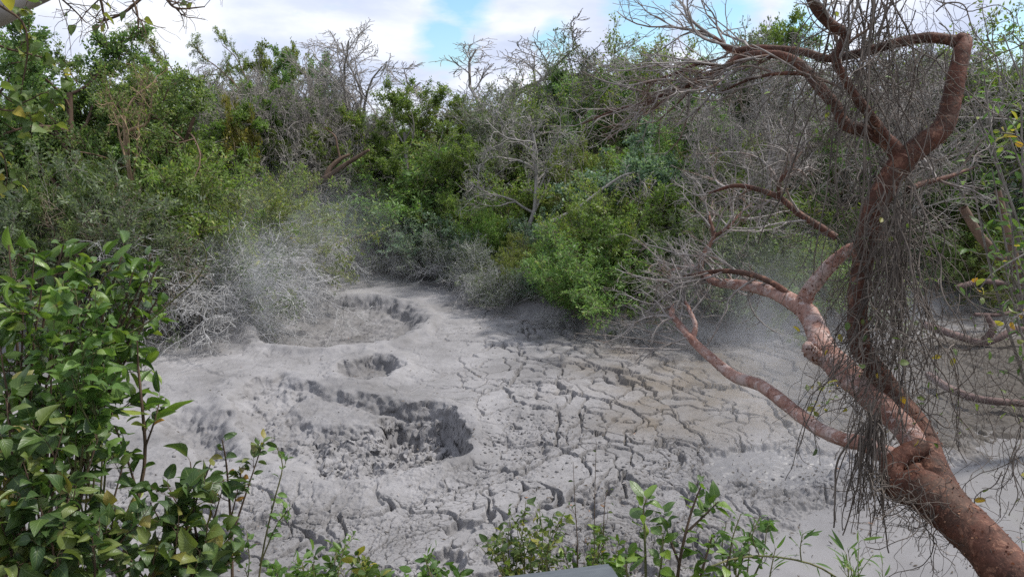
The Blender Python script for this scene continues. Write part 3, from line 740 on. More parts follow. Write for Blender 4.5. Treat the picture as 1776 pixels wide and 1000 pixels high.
kind('thin1', tree_geo(16, H=7, limbs=9, br=7, tw=6, leaves=10, lsize=.10, spread=(25, 60), trop=.05, lo=.3, nstem=2, extra=2, rt=.012), 'bark_grey', 'leaf_yellow')
kind('bright', shrub_geo(20, H=2.2, stems=26, br=8, tw=7, leaves=16, lsize=.11, lw=.32, spread=.8), 'twig_brown', 'leaf_bright', 'stem', 'foliage')
kind('green', shrub_geo(21, H=2.4, stems=22, br=8, tw=6, leaves=17, lsize=.10, lw=.42), 'twig_brown', 'leaf_mid', 'stem', 'foliage')
kind('lime', shrub_geo(22, H=2.6, stems=20, br=7, tw=6, leaves=16, lsize=.11), 'twig_brown', 'leaf_yellow', 'stem', 'foliage')
kind('blue', shrub_geo(23, H=2.2, stems=22, br=8, tw=7, leaves=14, lsize=.09, lw=.4), 'twig_dry', 'leaf_blue', 'stem', 'foliage')
kind('dusty', shrub_geo(24, H=2.2, stems=22, br=8, tw=7, leaves=10, lsize=.08, lw=.4, extra=1, tmin=.006, droop=-.03), 'twig_mud', 'leaf_grey', 'stem', 'foliage')
kind('mud0', shrub_geo(25, H=2.3, stems=26, br=9, tw=7, leaves=7, lsize=.05, lw=.45, extra=3, tmin=.0052, droop=-.075, spread=1.0, wander=.12, reach=1.45), 'twig_mud', 'leaf_mud', 'stem', 'foliage')
kind('mud1', shrub_geo(26, H=2.0, stems=26, br=9, tw=7, leaves=6, lsize=.05, lw=.45, extra=3, tmin=.0052, droop=-.09, spread=1.15, wander=.13, reach=1.5), 'twig_mud', 'leaf_mud', 'stem', 'foliage')
kind('twiggy', shrub_geo(27, H=2.6, stems=24, br=9, tw=7, leaves=4, lsize=.07, lw=.4, extra=2, tmin=.0045, droop=-.02, wander=.16), 'twig_brown', 'leaf_grey', 'stem', 'foliage')
kind('greyleaf', shrub_geo(28, H=3.0, stems=24, br=8, tw=6, leaves=15, lsize=.13, lw=.34, droop=-.03), 'twig_dry', 'leaf_grey', 'stem', 'foliage')

PRNG = random.Random(5)
def put(k, name, label, cat, px, py, Y, group=None, wide=1.0, rz=None, dz=0.0, margin=None):
    """stand a plant of kind k where pixel column px meets distance Y (or just beyond the rim of the mud), as tall as pixel row py asks"""
    if margin is None: margin = {'tree': 2.2, 'shrub': .30}.get(cat, 2.4)
    if k.startswith('mud') or k == 'dusty': margin = .02
    if name == 'dry_brush': margin = -.35
    p = at(px, py, Y)
    while Y < 40:
        p = at(px, py, Y)
        if sdf(RIM, p[:1], p[1:2])[0] >= margin: break
        Y += .1
    zb = tz(p[0], Y) + dz if math.hypot(p[0], Y) < 36 else .4 + .035 * (math.hypot(p[0], Y) - 24)
    if abs(p[0]) > .9 * Y and Y < 29: zb = .6
    K = KIND[k]; s = (p[2] - zb) / K['H']
    o = thing(name, label, cat, (p[0], Y, zb), PRNG.uniform(0, 6.28) if rz is None else rz, group, (s * wide, s * wide, s))
    for n_, me in K['parts']: obj(n_, me, o)
    return o

T, S = 'tree', 'shrub'
FOREST = [
 # kind, name, label, category, px, py top, distance, width
 ('dark0', 'dark_tree', 'tall dark tree behind the heart-leaved hanging vine at the far left', T, 95, 18, 21, 1.0),
 ('dark1', 'dark_tree', 'dark leafy tree filling the gap under the overhanging dead twigs', T, 205, 60, 23, 1.0),
 ('fork', 'forked_tree', 'half bare forked tree with a curved tan trunk among dark crowns', T, 192, 92, 19.8, .6),
 ('layer1', 'layered_tree', 'flat-topped green tree against the sky, the more leftward of the skyline pair', T, 312, 40, 34, .85),
 ('layer1', 'layered_tree', 'flat-topped green tree with a small raised tip beside its twin on the skyline', T, 398, 36, 36, .8),
 ('mid0', 'skyline_tree', 'small green crown showing over pale dead branches on the skyline', T, 470, 66, 38, .8),
 ('dark0', 'skyline_tree', 'round clumped dark crown just before the bare spreading tree on the skyline', T, 532, 74, 36, .6),
 ('bare0', 'bare_tree', 'pale bare-branched tree with fan crown against the left cloud', T, 648, 56, 33, 1.45),
 ('bare1', 'bare_tree', 'widest bare pale tree, spreading against the blue gap in the clouds', T, 868, 42, 34, 1.75),
 ('thin1', 'skyline_tree', 'thin olive tree on the skyline just beyond the widest bare tree', T, 1008, 66, 34, .8),
 ('thin0', 'skyline_tree', 'twiggy grey tree with few leaves under the tips of the red limbs', T, 1080, 50, 33, .9),
 ('thin1', 'skyline_tree', 'sparse yellow-green tree behind the arching red branch', T, 1160, 25, 30, .9),
 ('thin0', 'skyline_tree', 'tall grey twiggy tree behind where the red branches cross', T, 1265, 5, 28, .9),
 ('mid0', 'skyline_tree', 'green leafy tree half hidden by the vine curtain at the top', T, 1370, 10, 30, .8),
 ('bare2', 'dead_tree', 'dead grey tree with upright pale poles right of the ochre sapling', T, 490, 98, 28, .9),
 ('bare2', 'dead_tree', 'tangle of grey dead boughs below the round clumped dark crown', T, 560, 118, 30, .9),
 ('layer0', 'layered_tree', 'broad layered green tree, largest crown of the left forest', T, 330, 108, 27, 1.0),
 ('mid1', 'leafy_tree', 'mid green tree between the broad layered crown and the ochre sapling', T, 430, 130, 29, .9),
 ('dark1', 'dark_tree', 'shadowy dark tree low behind the curved tan trunk', T, 140, 135, 24, .9),
 ('dark0', 'dark_tree', 'dark green tree beneath the broad layered crown', T, 265, 200, 25, .8),
 ('ochre0', 'ochre_sapling', 'slender ochre sapling standing out among green crowns', T, 400, 158, 23, .5),
 ('mid1', 'leafy_tree', 'mid green bushy tree below the dead tree with upright poles', T, 480, 215, 25, .9),
 ('yellow0', 'yellow_green_tree', 'yellow-green tree with dead stems above the broken brown log', T, 585, 150, 27, .9),
 ('mid0', 'feathery_tree', 'feathery bright tree at the middle of the forest between two bare trees', T, 705, 128, 27.5, .95),
 ('yellow1', 'yellow_green_tree', 'yellow-green tree on a forked brown trunk left of the pale dead tree', T, 805, 195, 25.5, .95),
 ('thin0', 'grey_tree', 'grey twiggy tree in front of the widest bare tree', T, 850, 118, 30, .8),
 ('bare3', 'pale_dead_tree', 'small pale dead tree with a crooked whitish trunk rising from the rim', T, 918, 150, 23.5, .85),
 ('thin1', 'grey_tree', 'thin yellowish tree behind the crown of the pale dead tree', T, 965, 115, 29, .9),
 ('yellow0', 'yellow_green_tree', 'yellow leaved tree showing right of the pale dead trunk', T, 1000, 215, 26, .8),
 ('blue0', 'blue_green_tree', 'dense blue-green bush-like tree above the bright green bush', T, 1085, 195, 23, 1.0),
 ('dark1', 'dark_tree', 'dark tree with two blackish stems under the arching red branch', T, 1215, 150, 24, .8),
 ('yellow1', 'yellow_green_tree', 'yellow-green tree low behind the grey twigs of the red tree', T, 1190, 235, 22, .8),
 ('bare2', 'dead_tree', 'grey leafless thicket behind the leaning red stem', T, 1300, 120, 20, 1.0),
 ('bare2', 'dead_tree', 'grey leafless thicket close behind the upper vine curtain', T, 1430, 60, 20.5, .9),
 ('thin0', 'grey_tree', 'sparse grey tree behind the right-hand bend of the red tree', T, 1610, 10, 21, 1.0),
 ('thin1', 'grey_tree', 'sparse yellowish tree beyond the right-hand bend near the picture edge', T, 1730, -20, 20, 1.0),
 ('bare2', 'dead_tree', 'dead grey bush-tree under the right-hand bend of the red tree', T, 1580, 150, 19.5, .9),
 ('dark1', 'dark_tree', 'dark green tree far behind the mid vine bundle', T, 1480, 190, 21, .9),
 ('dark0', 'dark_tree', 'dark green tree beyond the wet mud at the far right', T, 1690, 200, 19, .9),
 # lower storey
 ('bright', 'sapling', 'light green sapling in front of the dark trees on the left slope', S, 198, 220, 19.5, .55),
 ('lime', 'shrub', 'light green shrub with yellow tips above the brown twiggy bush', S, 300, 245, 20.5, .9),
 ('green', 'shrub', 'mid green shrub left of the light green shrub with yellow tips', S, 235, 262, 20, .8),
 ('green', 'shrub', 'leafy green shrub below the ochre sapling', S, 390, 262, 21.5, .9),
 ('lime', 'shrub', 'yellowish shrub at the foot of the bushy tree by the log', S, 470, 280, 23.5, .8),
 ('greyleaf', 'drooping_shrub', 'dull grey-green shrub with drooping leaves above the broadleaf foreground shrub', S, 60, 225, 16.0, .9),
 ('greyleaf', 'drooping_shrub', 'smaller dull shrub right of the drooping grey-green one', S, 165, 300, 16.5, .8),
 ('twiggy', 'twiggy_bush', 'brown twiggy bush with hardly any leaves on the left slope', S, 215, 292, 18, .8),
 ('dusty', 'twiggy_bush', 'greyish twiggy bush just above the left mud-coated twigs', S, 330, 362, 17.5, .9),
 ('dark1', 'dark_shrub', 'dark low bush behind the brown twiggy bush', S, 110, 260, 17, .7),
 ('green', 'rim_shrub', 'dark green shrub right behind the highest mud-coated twigs', S, 480, 345, 22.5, .8),
 ('blue', 'rim_shrub', 'bluish shrub between the log and the mud-coated twigs', S, 560, 352, 24.5, 1.1),
 ('bright', 'rim_shrub', 'fresh green shrub just right of the broken brown log', S, 605, 325, 26, .9),
 ('blue', 'rim_shrub', 'bluish green shrub with pale tips at the back of the basin', S, 700, 318, 26, 1.2),
 ('blue', 'rim_shrub', 'dusty blue shrub beside the pale spiky mud-coated clump', S, 640, 345, 25.2, 1.1),
 ('lime', 'rim_shrub', 'yellowish green shrub left of the crooked whitish trunk', S, 845, 338, 24.5, .7),
 ('green', 'rim_shrub', 'green shrub below the forked brown trunk', S, 785, 325, 26.5, 1.0),
 ('blue', 'rim_shrub', 'grey-blue shrub right of the crooked whitish trunk', S, 975, 335, 22.3, .9),
 ('green', 'rim_shrub', 'deep green shrub left of the bright green bush', S, 900, 400, 21.5, .8),
 ('bright', 'bright_bush', 'large bright green bush leaning over the cracked mud', S, 1035, 378, 18.6, 1.05),
 ('bright', 'bright_bush', 'bright green bush behind and right of the largest bright bush', S, 1140, 372, 20, .8),
 ('blue', 'rim_shrub', 'dusty low shrub at the foot of the largest bright bush', S, 940, 440, 20, .8),
 ('dark1', 'dark_shrub', 'dark shrub in the hollow behind the grey fan of twigs', S, 1150, 395, 19.5, .7),
 ('bright', 'rim_shrub', 'green bush under the pale lower limb of the red tree', S, 1265, 462, 15.5, .75),
 ('green', 'rim_shrub', 'green shrub in the steam beyond the pale lower limb', S, 1340, 395, 18, .8),
 ('green', 'rim_shrub', 'shrub half lost in steam behind the leaning red stem', S, 1450, 400, 19, .9),
 ('greyleaf', 'rim_shrub', 'grey-green shrub above the pale lower limb', S, 1260, 330, 17.5, .8),
 ('dark1', 'dark_shrub', 'dark shrub beyond the wet flats right of the vine bundle', S, 1640, 395, 18.5, .9),
 ('green', 'rim_shrub', 'green shrub beyond the low fallen logs', S, 1740, 360, 18, .9),
 ('blue', 'rim_shrub', 'bluish shrub right of the pale-tipped one at the back of the basin', S, 752, 345, 25, 1.1),
 ('lime', 'rim_shrub', 'yellow-green shrub in the gap behind the bluish rim shrubs', S, 660, 305, 28.5, 1.1),
 # coated in mud
 ('dusty', 'dusty_shrub', 'dust-grey shrub behind the hanging tassel', S, 612, 372, 24, 1.0),
 ('dusty', 'dusty_shrub', 'dust-grey shrub just left of the low spreading pale twigs', S, 772, 385, 23.5, .9),
 ('mud0', 'mud_coated_shrub', 'mud-coated drooping shrub at the left end of the rim by the leafy foreground', S, 300, 380, 17.4, 1.1),
 ('mud1', 'mud_coated_shrub', 'pale mud-coated twigs arching over the small dark burrow', S, 390, 372, 18.0, 1.15),
 ('mud0', 'mud_coated_shrub', 'tallest mud-coated shrub with twigs hanging like a fringe in the steam', S, 495, 335, 20.0, 1.05),
 ('mud1', 'mud_coated_shrub', 'mud-coated shrub between the burrow and the hanging fringe', S, 440, 385, 18.9, 1.0),
 ('mud1', 'mud_coated_shrub', 'small tasselled mud-coated shrub hanging at the back of the basin', S, 585, 372, 23.2, .8),
 ('mud0', 'mud_coated_shrub', 'mud-coated shrub in the steam between the hanging fringe and the small tassel', S, 545, 365, 22.0, .95),
 ('dusty', 'dusty_shrub', 'dust-grey shrub right of the hanging tassel', S, 668, 370, 24.2, 1.0),
 ('dusty', 'dusty_shrub', 'dust-grey shrub at the farthest edge of the mud', S, 725, 376, 24.3, 1.0),
 ('mud1', 'mud_coated_shrub', 'low spreading pale twigs between the far edge and the bright bush', S, 790, 408, 22.8, .9),
 ('dusty', 'dusty_shrub', 'dusty leafy shrub above the low spreading pale twigs', S, 830, 400, 22.8, 1.0),
 ('dusty', 'dusty_shrub', 'dusty shrub trailing dry twigs onto the mud left of the bright bush', S, 885, 445, 20.2, 1.0),
 ('mud0', 'mud_fringe', 'low ash-grey fringe of twigs between the hanging tassel and the dust-grey shrubs', S, 628, 392, 24, 1.1),
 ('mud1', 'mud_fringe', 'low ash-grey fringe of twigs at the very back of the basin', S, 690, 394, 24, 1.1),
 ('mud0', 'mud_fringe', 'ash-grey fringe of twigs where the far edge starts to curve nearer', S, 748, 398, 24, 1.1),
 ('mud1', 'mud_fringe', 'ash-grey fringe of twigs right of the low spreading pale twigs', S, 845, 440, 21, 1.0),
 ('mud1', 'dry_brush', 'low grey brushwood under the left side of the bright bush', S, 960, 520, 18.3, .8),
 ('mud1', 'dry_brush', 'low grey brushwood on the mud below the fan of dead twigs', S, 1100, 540, 17.0, .8),
 ('mud1', 'dry_brush', 'dim brushwood in the steam behind the lower red limb', S, 1230, 560, 16.0, .6),
]
for k_, nm, lab, cat_, px_, py_, Y_, wd in FOREST:
    put(k_, nm, lab, cat_, px_, py_, Y_, None, wd)
# further trees that close the wood, nothing tells one from the next
GRP = 'trees filling the wood behind the basin'
frng = np.random.default_rng(77)
for px_, top_, Y_ in ((-80, 40, 22), (1850, 60, 20), (-260, 60, 22), (2020, 70, 20)):
    put('dark0' if px_ < 0 else 'mid1', 'forest_tree', 'one of the many crowns closing up the wood behind the basin', 'tree', px_, top_, Y_, GRP)
for i in range(46):
    px_ = -330 + i * 50 + frng.uniform(-20, 20)
    Y_ = frng.uniform(31, 44)
    top = 150 + 40 * math.sin(px_ * .011) + frng.uniform(-30, 35)
    if px_ > 1000: top -= 40
    put(('mid0', 'dark0', 'layer0', 'thin0', 'mid1', 'yellow1', 'thin1', 'dark1', 'bare2')[frng.integers(9)], 'forest_tree', 'one of the many crowns closing up the wood behind the basin', 'tree', px_, top, Y_, GRP, frng.uniform(.8, 1.1))
GRP2 = 'bushes of the understorey'
for px_, top_, Y_ in ((1880, 330, 17.5), (2050, 340, 17.5), (-120, 330, 17.5), (-250, 340, 17.5)):
    put('green', 'understorey_bush', 'one of the bushes crowding the shady ground under the trees', 'bush', px_, top_, Y_, GRP2)
for i in range(64):
    px_ = -330 + (i % 32) * 76 + frng.uniform(-30, 30)
    row = i // 32
    Y_ = frng.uniform(25.5, 28) if row else frng.uniform(29, 33)
    if px_ < 420 or px_ > 1050: Y_ -= 5.5
    top = (300 if row else 235) + frng.uniform(-25, 30)
    put(('green', 'lime', 'blue', 'green', 'twiggy' if not 400 < px_ < 1050 else 'bright', 'greyleaf', 'lime')[frng.integers(7)], 'understorey_bush', 'one of the bushes crowding the shady ground under the trees', 'bush', px_, top, Y_, GRP2, frng.uniform(.8, 1.2))
# ---------------------------------------------------------------- the leaning red-barked tree
rng = np.random.default_rng(900)
def limb_geo(spec, n=40, sides=14, bump=.06, seed=0):
    """round limb along a hand-set line, with swellings"""
    P, r = line(spec); P, r = resample(P, r, n)
    s = np.cumsum(np.concatenate([[0], np.linalg.norm(np.diff(P, axis=0), axis=1)]))
    r = r * (1 + bump * pnoise(s / (r.mean() * 3), s * 0 + seed, 301) + bump * .6 * pnoise(s / (r.mean() * 1.1), s * 0 + seed, 303))
    tg = unit(np.gradient(P, axis=0))
    a = np.cross(tg[0], [0, 0, 1.0]); a = unit(a); fr = []
    for i in range(n):
        a = unit(a - (a @ tg[i]) * tg[i]); fr.append((a, np.cross(tg[i], a)))
    A = np.array([f[0] for f in fr]); B = np.array([f[1] for f in fr])
    th = np.arange(sides) * 2 * np.pi / sides
    SS, TT = np.meshgrid(s, th, indexing='ij')
    lumps = 1 + bump * 1.0 * pnoise(SS / (r.mean() * 2.2), TT * 1.1 + seed * 3.1, 305) * (1 - .0 * TT) + bump * .5 * pnoise(SS / (r.mean() * .7), TT * 2.2 + seed, 307)
    lumps[:, -1] = .5 * (lumps[:, -2] + lumps[:, 0])
    V = P[:, None] + (r[:, None] * lumps)[..., None] * (np.cos(th)[None, :, None] * A[:, None] + np.sin(th)[None, :, None] * B[:, None])
    I = np.arange(n * sides).reshape(n, sides); J = np.roll(I, -1, axis=1)
    Q = np.stack([I[:-1], J[:-1], J[1:], I[1:]], axis=-1)
    return V, Q, P, r
def limbs_obj(name, specs, mat, parent, seed=0, n=44, sides=14, bump=.06):
    g = Geo(); out = []
    for i, sp in enumerate(specs):
        V, Q, P, r = limb_geo(sp, n, sides, bump, seed + i)
        g.push(V, Q); out.append((P, r))
        # rounded end
        e = P[-1] + unit(P[-1] - P[-2]) * r[-1] * .7
        k = V.shape[1]; cap = np.vstack([V[-1], e[None]])
        g.push(cap, None, np.array([[j, (j + 1) % k, k] for j in range(k)]))
    g.build(name, mat, parent)
    return out

base = at(1800, 1050, 3.25)
red = thing('red_barked_tree', 'leaning tree with peeling red bark and bare twisted limbs over the mud', 'tree', (0, 0, 0))
trunk = limbs_obj('trunk', [
    [(1640, 868, 3.95, 50), (1602, 842, 4.12, 54), (1583, 818, 4.25, 48), (1578, 796, 4.32, 38), (1590, 776, 4.36, 30)],
    [(2010, 1300, 2.7, 120.0), (1900, 1150, 3.0, 102.4), (1800, 1040, 3.3, 89.6), (1745, 985, 3.45, 83.1), (1690, 925, 3.65, 80.0), (1640, 880, 3.85, 78.4), (1600, 850, 4.0, 68.8), (1560, 842, 4.1, 52.8), (1546, 815, 4.2, 40.0), (1560, 792, 4.25, 35.2), (1600, 775, 4.3, 35.2)],
    [(1668, 905, 3.8, 67.1), (1632, 850, 4.05, 59.1), (1612, 800, 4.3, 52.8), (1598, 755, 4.5, 48.0), (1560, 700, 4.7, 43.2), (1520, 645, 4.85, 36.8), (1493, 600, 4.9, 34.4), (1486, 550, 4.95, 32.0), (1492, 490, 5.0, 35.2), (1500, 430, 5.0, 36.0), (1515, 370, 5.0, 38.4), (1538, 320, 5.0, 40.0), (1568, 275, 5.0, 44.8)],
], M['gumbo_red'], red, 1, 60, 18, .075)
lim_r = limbs_obj('limb', [
    [(1560, 285, 5.0, 38.0), (1600, 250, 5.0, 38.0), (1634, 222, 5.0, 35.7), (1650, 175, 5.05, 31.9), (1660, 125, 5.1, 29.6), (1668, 92, 5.15, 28.1), (1672, 72, 5.2, 25.8), (1660, 66, 5.22, 21.3)],
    [(1668, 76, 5.2, 19.8), (1640, 68, 5.25, 19.0), (1600, 66, 5.3, 18.2), (1550, 76, 5.35, 16.7), (1500, 90, 5.4, 15.2), (1440, 102, 5.5, 14.4), (1400, 92, 5.6, 13.7), (1360, 86, 5.7, 12.9), (1310, 84, 5.8, 12.2), (1270, 88, 5.95, 11.4), (1245, 70, 6.05, 7.6), (1225, 58, 6.2, 5.3), (1180, 48, 6.4, 3.0)],
], M['gumbo_red'], red, 3, 50, 14)
lim_l = limbs_obj('limb', [
    [(1572, 300, 5.0, 31.7), (1545, 250, 5.05, 27.5), (1500, 228, 5.1, 23.4), (1465, 215, 5.15, 20.9), (1450, 185, 5.2, 20.0), (1420, 150, 5.3, 19.2), (1398, 122, 5.4, 17.6), (1372, 102, 5.5, 15.8), (1335, 94, 5.6, 14.2), (1290, 98, 5.75, 13.4), (1255, 118, 5.9, 11.6), (1215, 140, 6.05, 10.0), (1160, 160, 6.25, 8.3), (1125, 178, 6.4, 6.7), (1070, 190, 6.6, 4.2), (1010, 215, 6.9, 2.5)],
    [(1540, 248, 5.05, 21.7), (1512, 205, 5.0, 17.6), (1482, 165, 5.0, 15.0), (1458, 125, 5.0, 14.2), (1450, 98, 5.0, 15.0), (1466, 62, 5.0, 17.6), (1440, 42, 5.0, 18.3), (1412, 8, 5.0, 18.3), (1385, -60, 5.0, 16.7)],
    [(1400, 128, 5.4, 7.5), (1350, 128, 5.5, 6.7), (1300, 138, 5.7, 5.0), (1250, 160, 5.9, 3.3)],
    [(1255, 118, 5.9, 7.5), (1215, 110, 6.05, 6.7), (1170, 128, 6.2, 5.0), (1120, 145, 6.4, 3.3)],
    [(1575, 330, 5.0, 11.6), (1600, 318, 5.1, 10.0), (1640, 308, 5.2, 8.3), (1690, 290, 5.4, 4.2)],
], M['gumbo_red'], red, 7, 50, 12)
low = limbs_obj('lower_limb', [
    [(1600, 790, 4.35, 40.3), (1570, 745, 4.5, 43.4), (1530, 706, 4.7, 44.9), (1490, 668, 4.95, 46.5), (1455, 636, 5.2, 48.0), (1428, 606, 5.45, 44.9), (1416, 572, 5.7, 37.1), (1398, 540, 5.95, 34.1), (1370, 520, 6.2, 27.9), (1335, 505, 6.5, 22.4), (1300, 496, 6.8, 19.4), (1265, 492, 7.1, 17.1), (1238, 488, 7.3, 13.9), (1215, 470, 7.5, 10.8), (1195, 462, 7.7, 7.0), (1160, 470, 7.9, 3.9)],
    [(1388, 540, 6.0, 27.9), (1400, 510, 6.0, 26.3), (1418, 485, 5.95, 24.8), (1440, 460, 5.9, 24.0), (1470, 435, 5.85, 21.6), (1500, 425, 5.8, 18.6), (1540, 400, 5.8, 13.9)],
    [(1440, 625, 5.3, 31.0), (1418, 618, 5.3, 29.4), (1404, 606, 5.3, 23.2), (1400, 596, 5.3, 15.5)],
], M['gumbo_pale'], red, 11, 56, 14, .08)
low2 = limbs_obj('lower_limb', [
    [(1570, 800, 4.25, 34.2), (1535, 786, 4.3, 32.5), (1500, 770, 4.4, 27.4), (1465, 762, 4.55, 25.7), (1425, 746, 4.8, 23.9), (1390, 722, 5.1, 23.0), (1350, 690, 5.5, 23.0), (1315, 666, 5.9, 21.4), (1275, 653, 6.3, 20.5), (1240, 626, 6.6, 17.1), (1205, 594, 6.9, 15.4), (1180, 565, 7.1, 12.8), (1165, 545, 7.2, 10.3), (1168, 530, 7.3, 7.7), (1150, 540, 7.5, 4.3)],
    [(1200, 590, 6.95, 11.1), (1206, 565, 7.0, 8.6), (1197, 540, 7.1, 6.8), (1188, 522, 7.2, 5.9)],
], M['gumbo_pale'], red, 15, 56, 12, .07)
br = limbs_obj('branch', [
    [(1222, 486, 7.4, 10.8), (1215, 460, 7.5, 10.8), (1224, 435, 7.6, 9.9), (1238, 410, 7.7, 8.1), (1232, 385, 7.8, 6.3), (1230, 368, 7.9, 3.6)],
    [(1238, 410, 7.7, 7.2), (1262, 395, 7.7, 6.3), (1282, 372, 7.8, 4.5), (1305, 352, 7.9, 2.7)],
    [(1385, 530, 6.1, 13.5), (1355, 500, 6.3, 10.8), (1310, 478, 6.6, 9.9), (1260, 470, 6.9, 9.0), (1210, 475, 7.2, 6.3), (1165, 485, 7.5, 3.6)],
    [(1450, 412, 6.5, 13.5), (1420, 392, 6.6, 12.6), (1388, 372, 6.7, 11.7), (1355, 345, 6.8, 10.8), (1320, 330, 6.9, 9.0), (1275, 322, 7.1, 7.2), (1230, 335, 7.3, 3.6)],
    [(1354, 345, 6.8, 9.0), (1352, 315, 6.8, 8.1), (1372, 292, 6.8, 7.2), (1378, 270, 6.9, 3.6)],
], M['gumbo_red'], red, 21, 36, 10)
# fine bare twigs at the ends of every limb
g = Geo()
def twigs(src, k=12, lo=.5, length=(.5, 1.0), k2=7, k3=5, trop=(-.02, 0, .03), r0=.010):
    for P, r in src:
        P1, R1 = resample(P, r, 14)
        A, ra = spawn(rng, P1, np.minimum(R1, r0 * 1.6), k, lo, 1.0, (25, 65), length, 9, .16, trop, .7, .4, absolute=True)
        B, rb = spawn(rng, A, ra, k2, .2, 1.0, (28, 60), (.3, .6), 7, .20, trop, .62, .45)
        C3, rc = spawn(rng, B, rb, k3, .15, 1.0, (30, 60), (.3, .65), 5, .22, trop, .7, .5)
        g.tubes(A, np.maximum(ra, .0030), 5); g.tubes(B, np.maximum(rb, .0022), 4); g.tubes(C3, np.maximum(rc, .0016), 3)
LW = (-.07, .03, .02)
twigs([lim_l[0]], 18, .52, (.7, 1.5), 5, 3, LW); twigs([lim_r[1]], 16, .55, (.7, 1.4), 5, 3, (-.07, .03, .04))
twigs([lim_l[2], lim_l[3]], 8, .3, (.5, 1.0), 6, 4, LW); twigs([lim_l[4]], 4, .4, (.3, .7), 5, 3)
twigs([lim_l[1]], 7, .2, (.5, 1.0), 6, 4, (-.03, .02, .05))
twigs([low[0]], 17, .62, (.6, 1.25), 5, 4, (-.07, .03, .01)); twigs([low2[0]], 18, .72, (.5, 1.2), 5, 4, (-.07, .03, .0)); twigs([low2[1]], 6, .4, (.4, .8), 6, 4, LW)
twigs(br[:3], 9, .25, (.6, 1.2), 5, 4, LW); twigs(br[3:], 9, .2, (.5, 1.1), 5, 4, LW)
g.build('twigs', M['gumbo_twig'], red)
# papery flakes lifting off the bark
fr = np.random.default_rng(911); fg = Geo()
for src, k in ((trunk, 380), (lim_r, 150), (lim_l[:2], 110), (low, 220), (low2[:1], 110)):
    for P, r in src:
        q = fr.uniform(.02, .97, k); pp, tt, ra_ = sample(P[None], r[None], q[None]); pp, tt, ra_ = pp[0], tt[0], ra_[0]
        nn = fr.normal(size=(k, 3)); nn = unit(nn - (nn * tt).sum(-1, keepdims=True) * tt)
        dd = unit(np.cross(tt, nn) * fr.choice([-1, 1], k)[:, None] + tt * fr.normal(0, .5, k)[:, None] + nn * fr.uniform(.05, .45, k)[:, None])
        sz = ra_ * fr.uniform(.10, .45, k); sz = np.clip(sz, .003, .016)
        fg.leaves(pp + nn * (ra_ * 1.0)[:, None], dd, nn, sz, sz * fr.uniform(.4, 1.1, k), fr.uniform(0, 1, k), fr.uniform(.2, 1.2, k), fr.uniform(-1.6, .3, k), 'ovate', 3, 4)
fg.build('bark_flakes', M['bark_flake'], red)

# ---------------------------------------------------------------- dead vines draped over it
def strand_set(rng, starts, length, n=26, wander=.16, grav=.10, curl=.0, rad=(.0022, .0055)):
    k = len(starts); p = np.array(starts, float); d = unit(rng.normal(size=(k, 3)) * .5 + np.array([0, 0, -.6]))
    Ls = rng.uniform(length[0], length[1], k); pts = [p]; kink = np.zeros((k, 3))
    cv = rng.normal(size=(k, 3)) * curl
    for j in range(n - 1):
        kink = .55 * kink + rng.normal(size=(k, 3)) * wander
        d = unit(d + kink + np.cross(cv, d) + np.array([0, 0, -grav]))
        p = p + d * (Ls / (n - 1))[:, None]; pts.append(p)
    r = rng.uniform(0, 1, k)[:, None] ** 2 * (rad[1] - rad[0]) + rad[0]
    return np.stack(pts, 1), np.repeat(r, n, 1) * np.linspace(1, .6, n)[None]
def box_starts(rng, k, x0, x1, y0, y1, d0, d1):
    return [at(rng.uniform(x0, x1), rng.uniform(y0, y1), rng.uniform(d0, d1)) for _ in range(k)]
def vines(name, label, sets, mat, leafs=None, lmat=None):
    o = thing(name, label, 'vine'); g = Geo(); C_ = []
    for a in sets:
        P, r = strand_set(*a[0], **a[1]); g.tubes(P, r, 4); C_.append((P, r))
        if a[1].get('wander', .16) > .1:
            A, ra = spawn(rng, P, r, 4, .05, 1.0, (30, 80), (.10, .30), 7, .26, (0, 0, -.03), .7, .6)
            g.tubes(A, np.maximum(ra, .0013), 3)
    g.build('strands', mat, o)
    if leafs:
        lg = Geo()
        for P, r in C_:
            sel = rng.permutation(len(P))[:max(1, int(len(P) * leafs))]
            p, d, N = leafpts(rng, P[sel], r[sel], 3, .1, 1, (40, 90), .5, 1)
            k = len(p); sz = rng.uniform(.035, .07, k)
            lg.leaves(p, d, N, sz, sz * .62, rng.uniform(0, 1, k), rng.uniform(.1, .8, k), rng.uniform(0, .9, k), 'ovate', 5, 6, rng)
        lg.build('leaves', lmat, o)
    return o
vr = np.random.default_rng(31)
vines('vine_curtain', 'thick curtain of dry dead vines hanging from the top across the forked red stem', [
    ((vr, box_starts(vr, 88, 1430, 1640, -60, 110, 4.8, 5.5), (.6, 2.0)), dict(n=34, wander=.17, grav=.19, curl=.06, rad=(.0016, .0060))),
    ((vr, box_starts(vr, 62, 1440, 1630, 60, 300, 4.8, 5.4), (.5, 1.3)), dict(n=30, wander=.20, grav=.08, curl=.10, rad=(.0016, .004))),
    ((vr, box_starts(vr, 16, 1450, 1560, -80, 0, 4.7, 5.3), (1.8, 2.6)), dict(n=34, wander=.10, grav=.30, rad=(.004, .008))),
], M['vine_dark'], .06, M['near_light'])
vines('vine_net', 'loose net of thin grey vines in the gap between the red stem and the twigs', [
    ((vr, box_starts(vr, 40, 1340, 1490, 220, 420, 5.2, 6.2), (.5, 1.3)), dict(n=30, wander=.22, grav=.07, curl=.12, rad=(.0018, .0040))),
], M['vine_dark'])
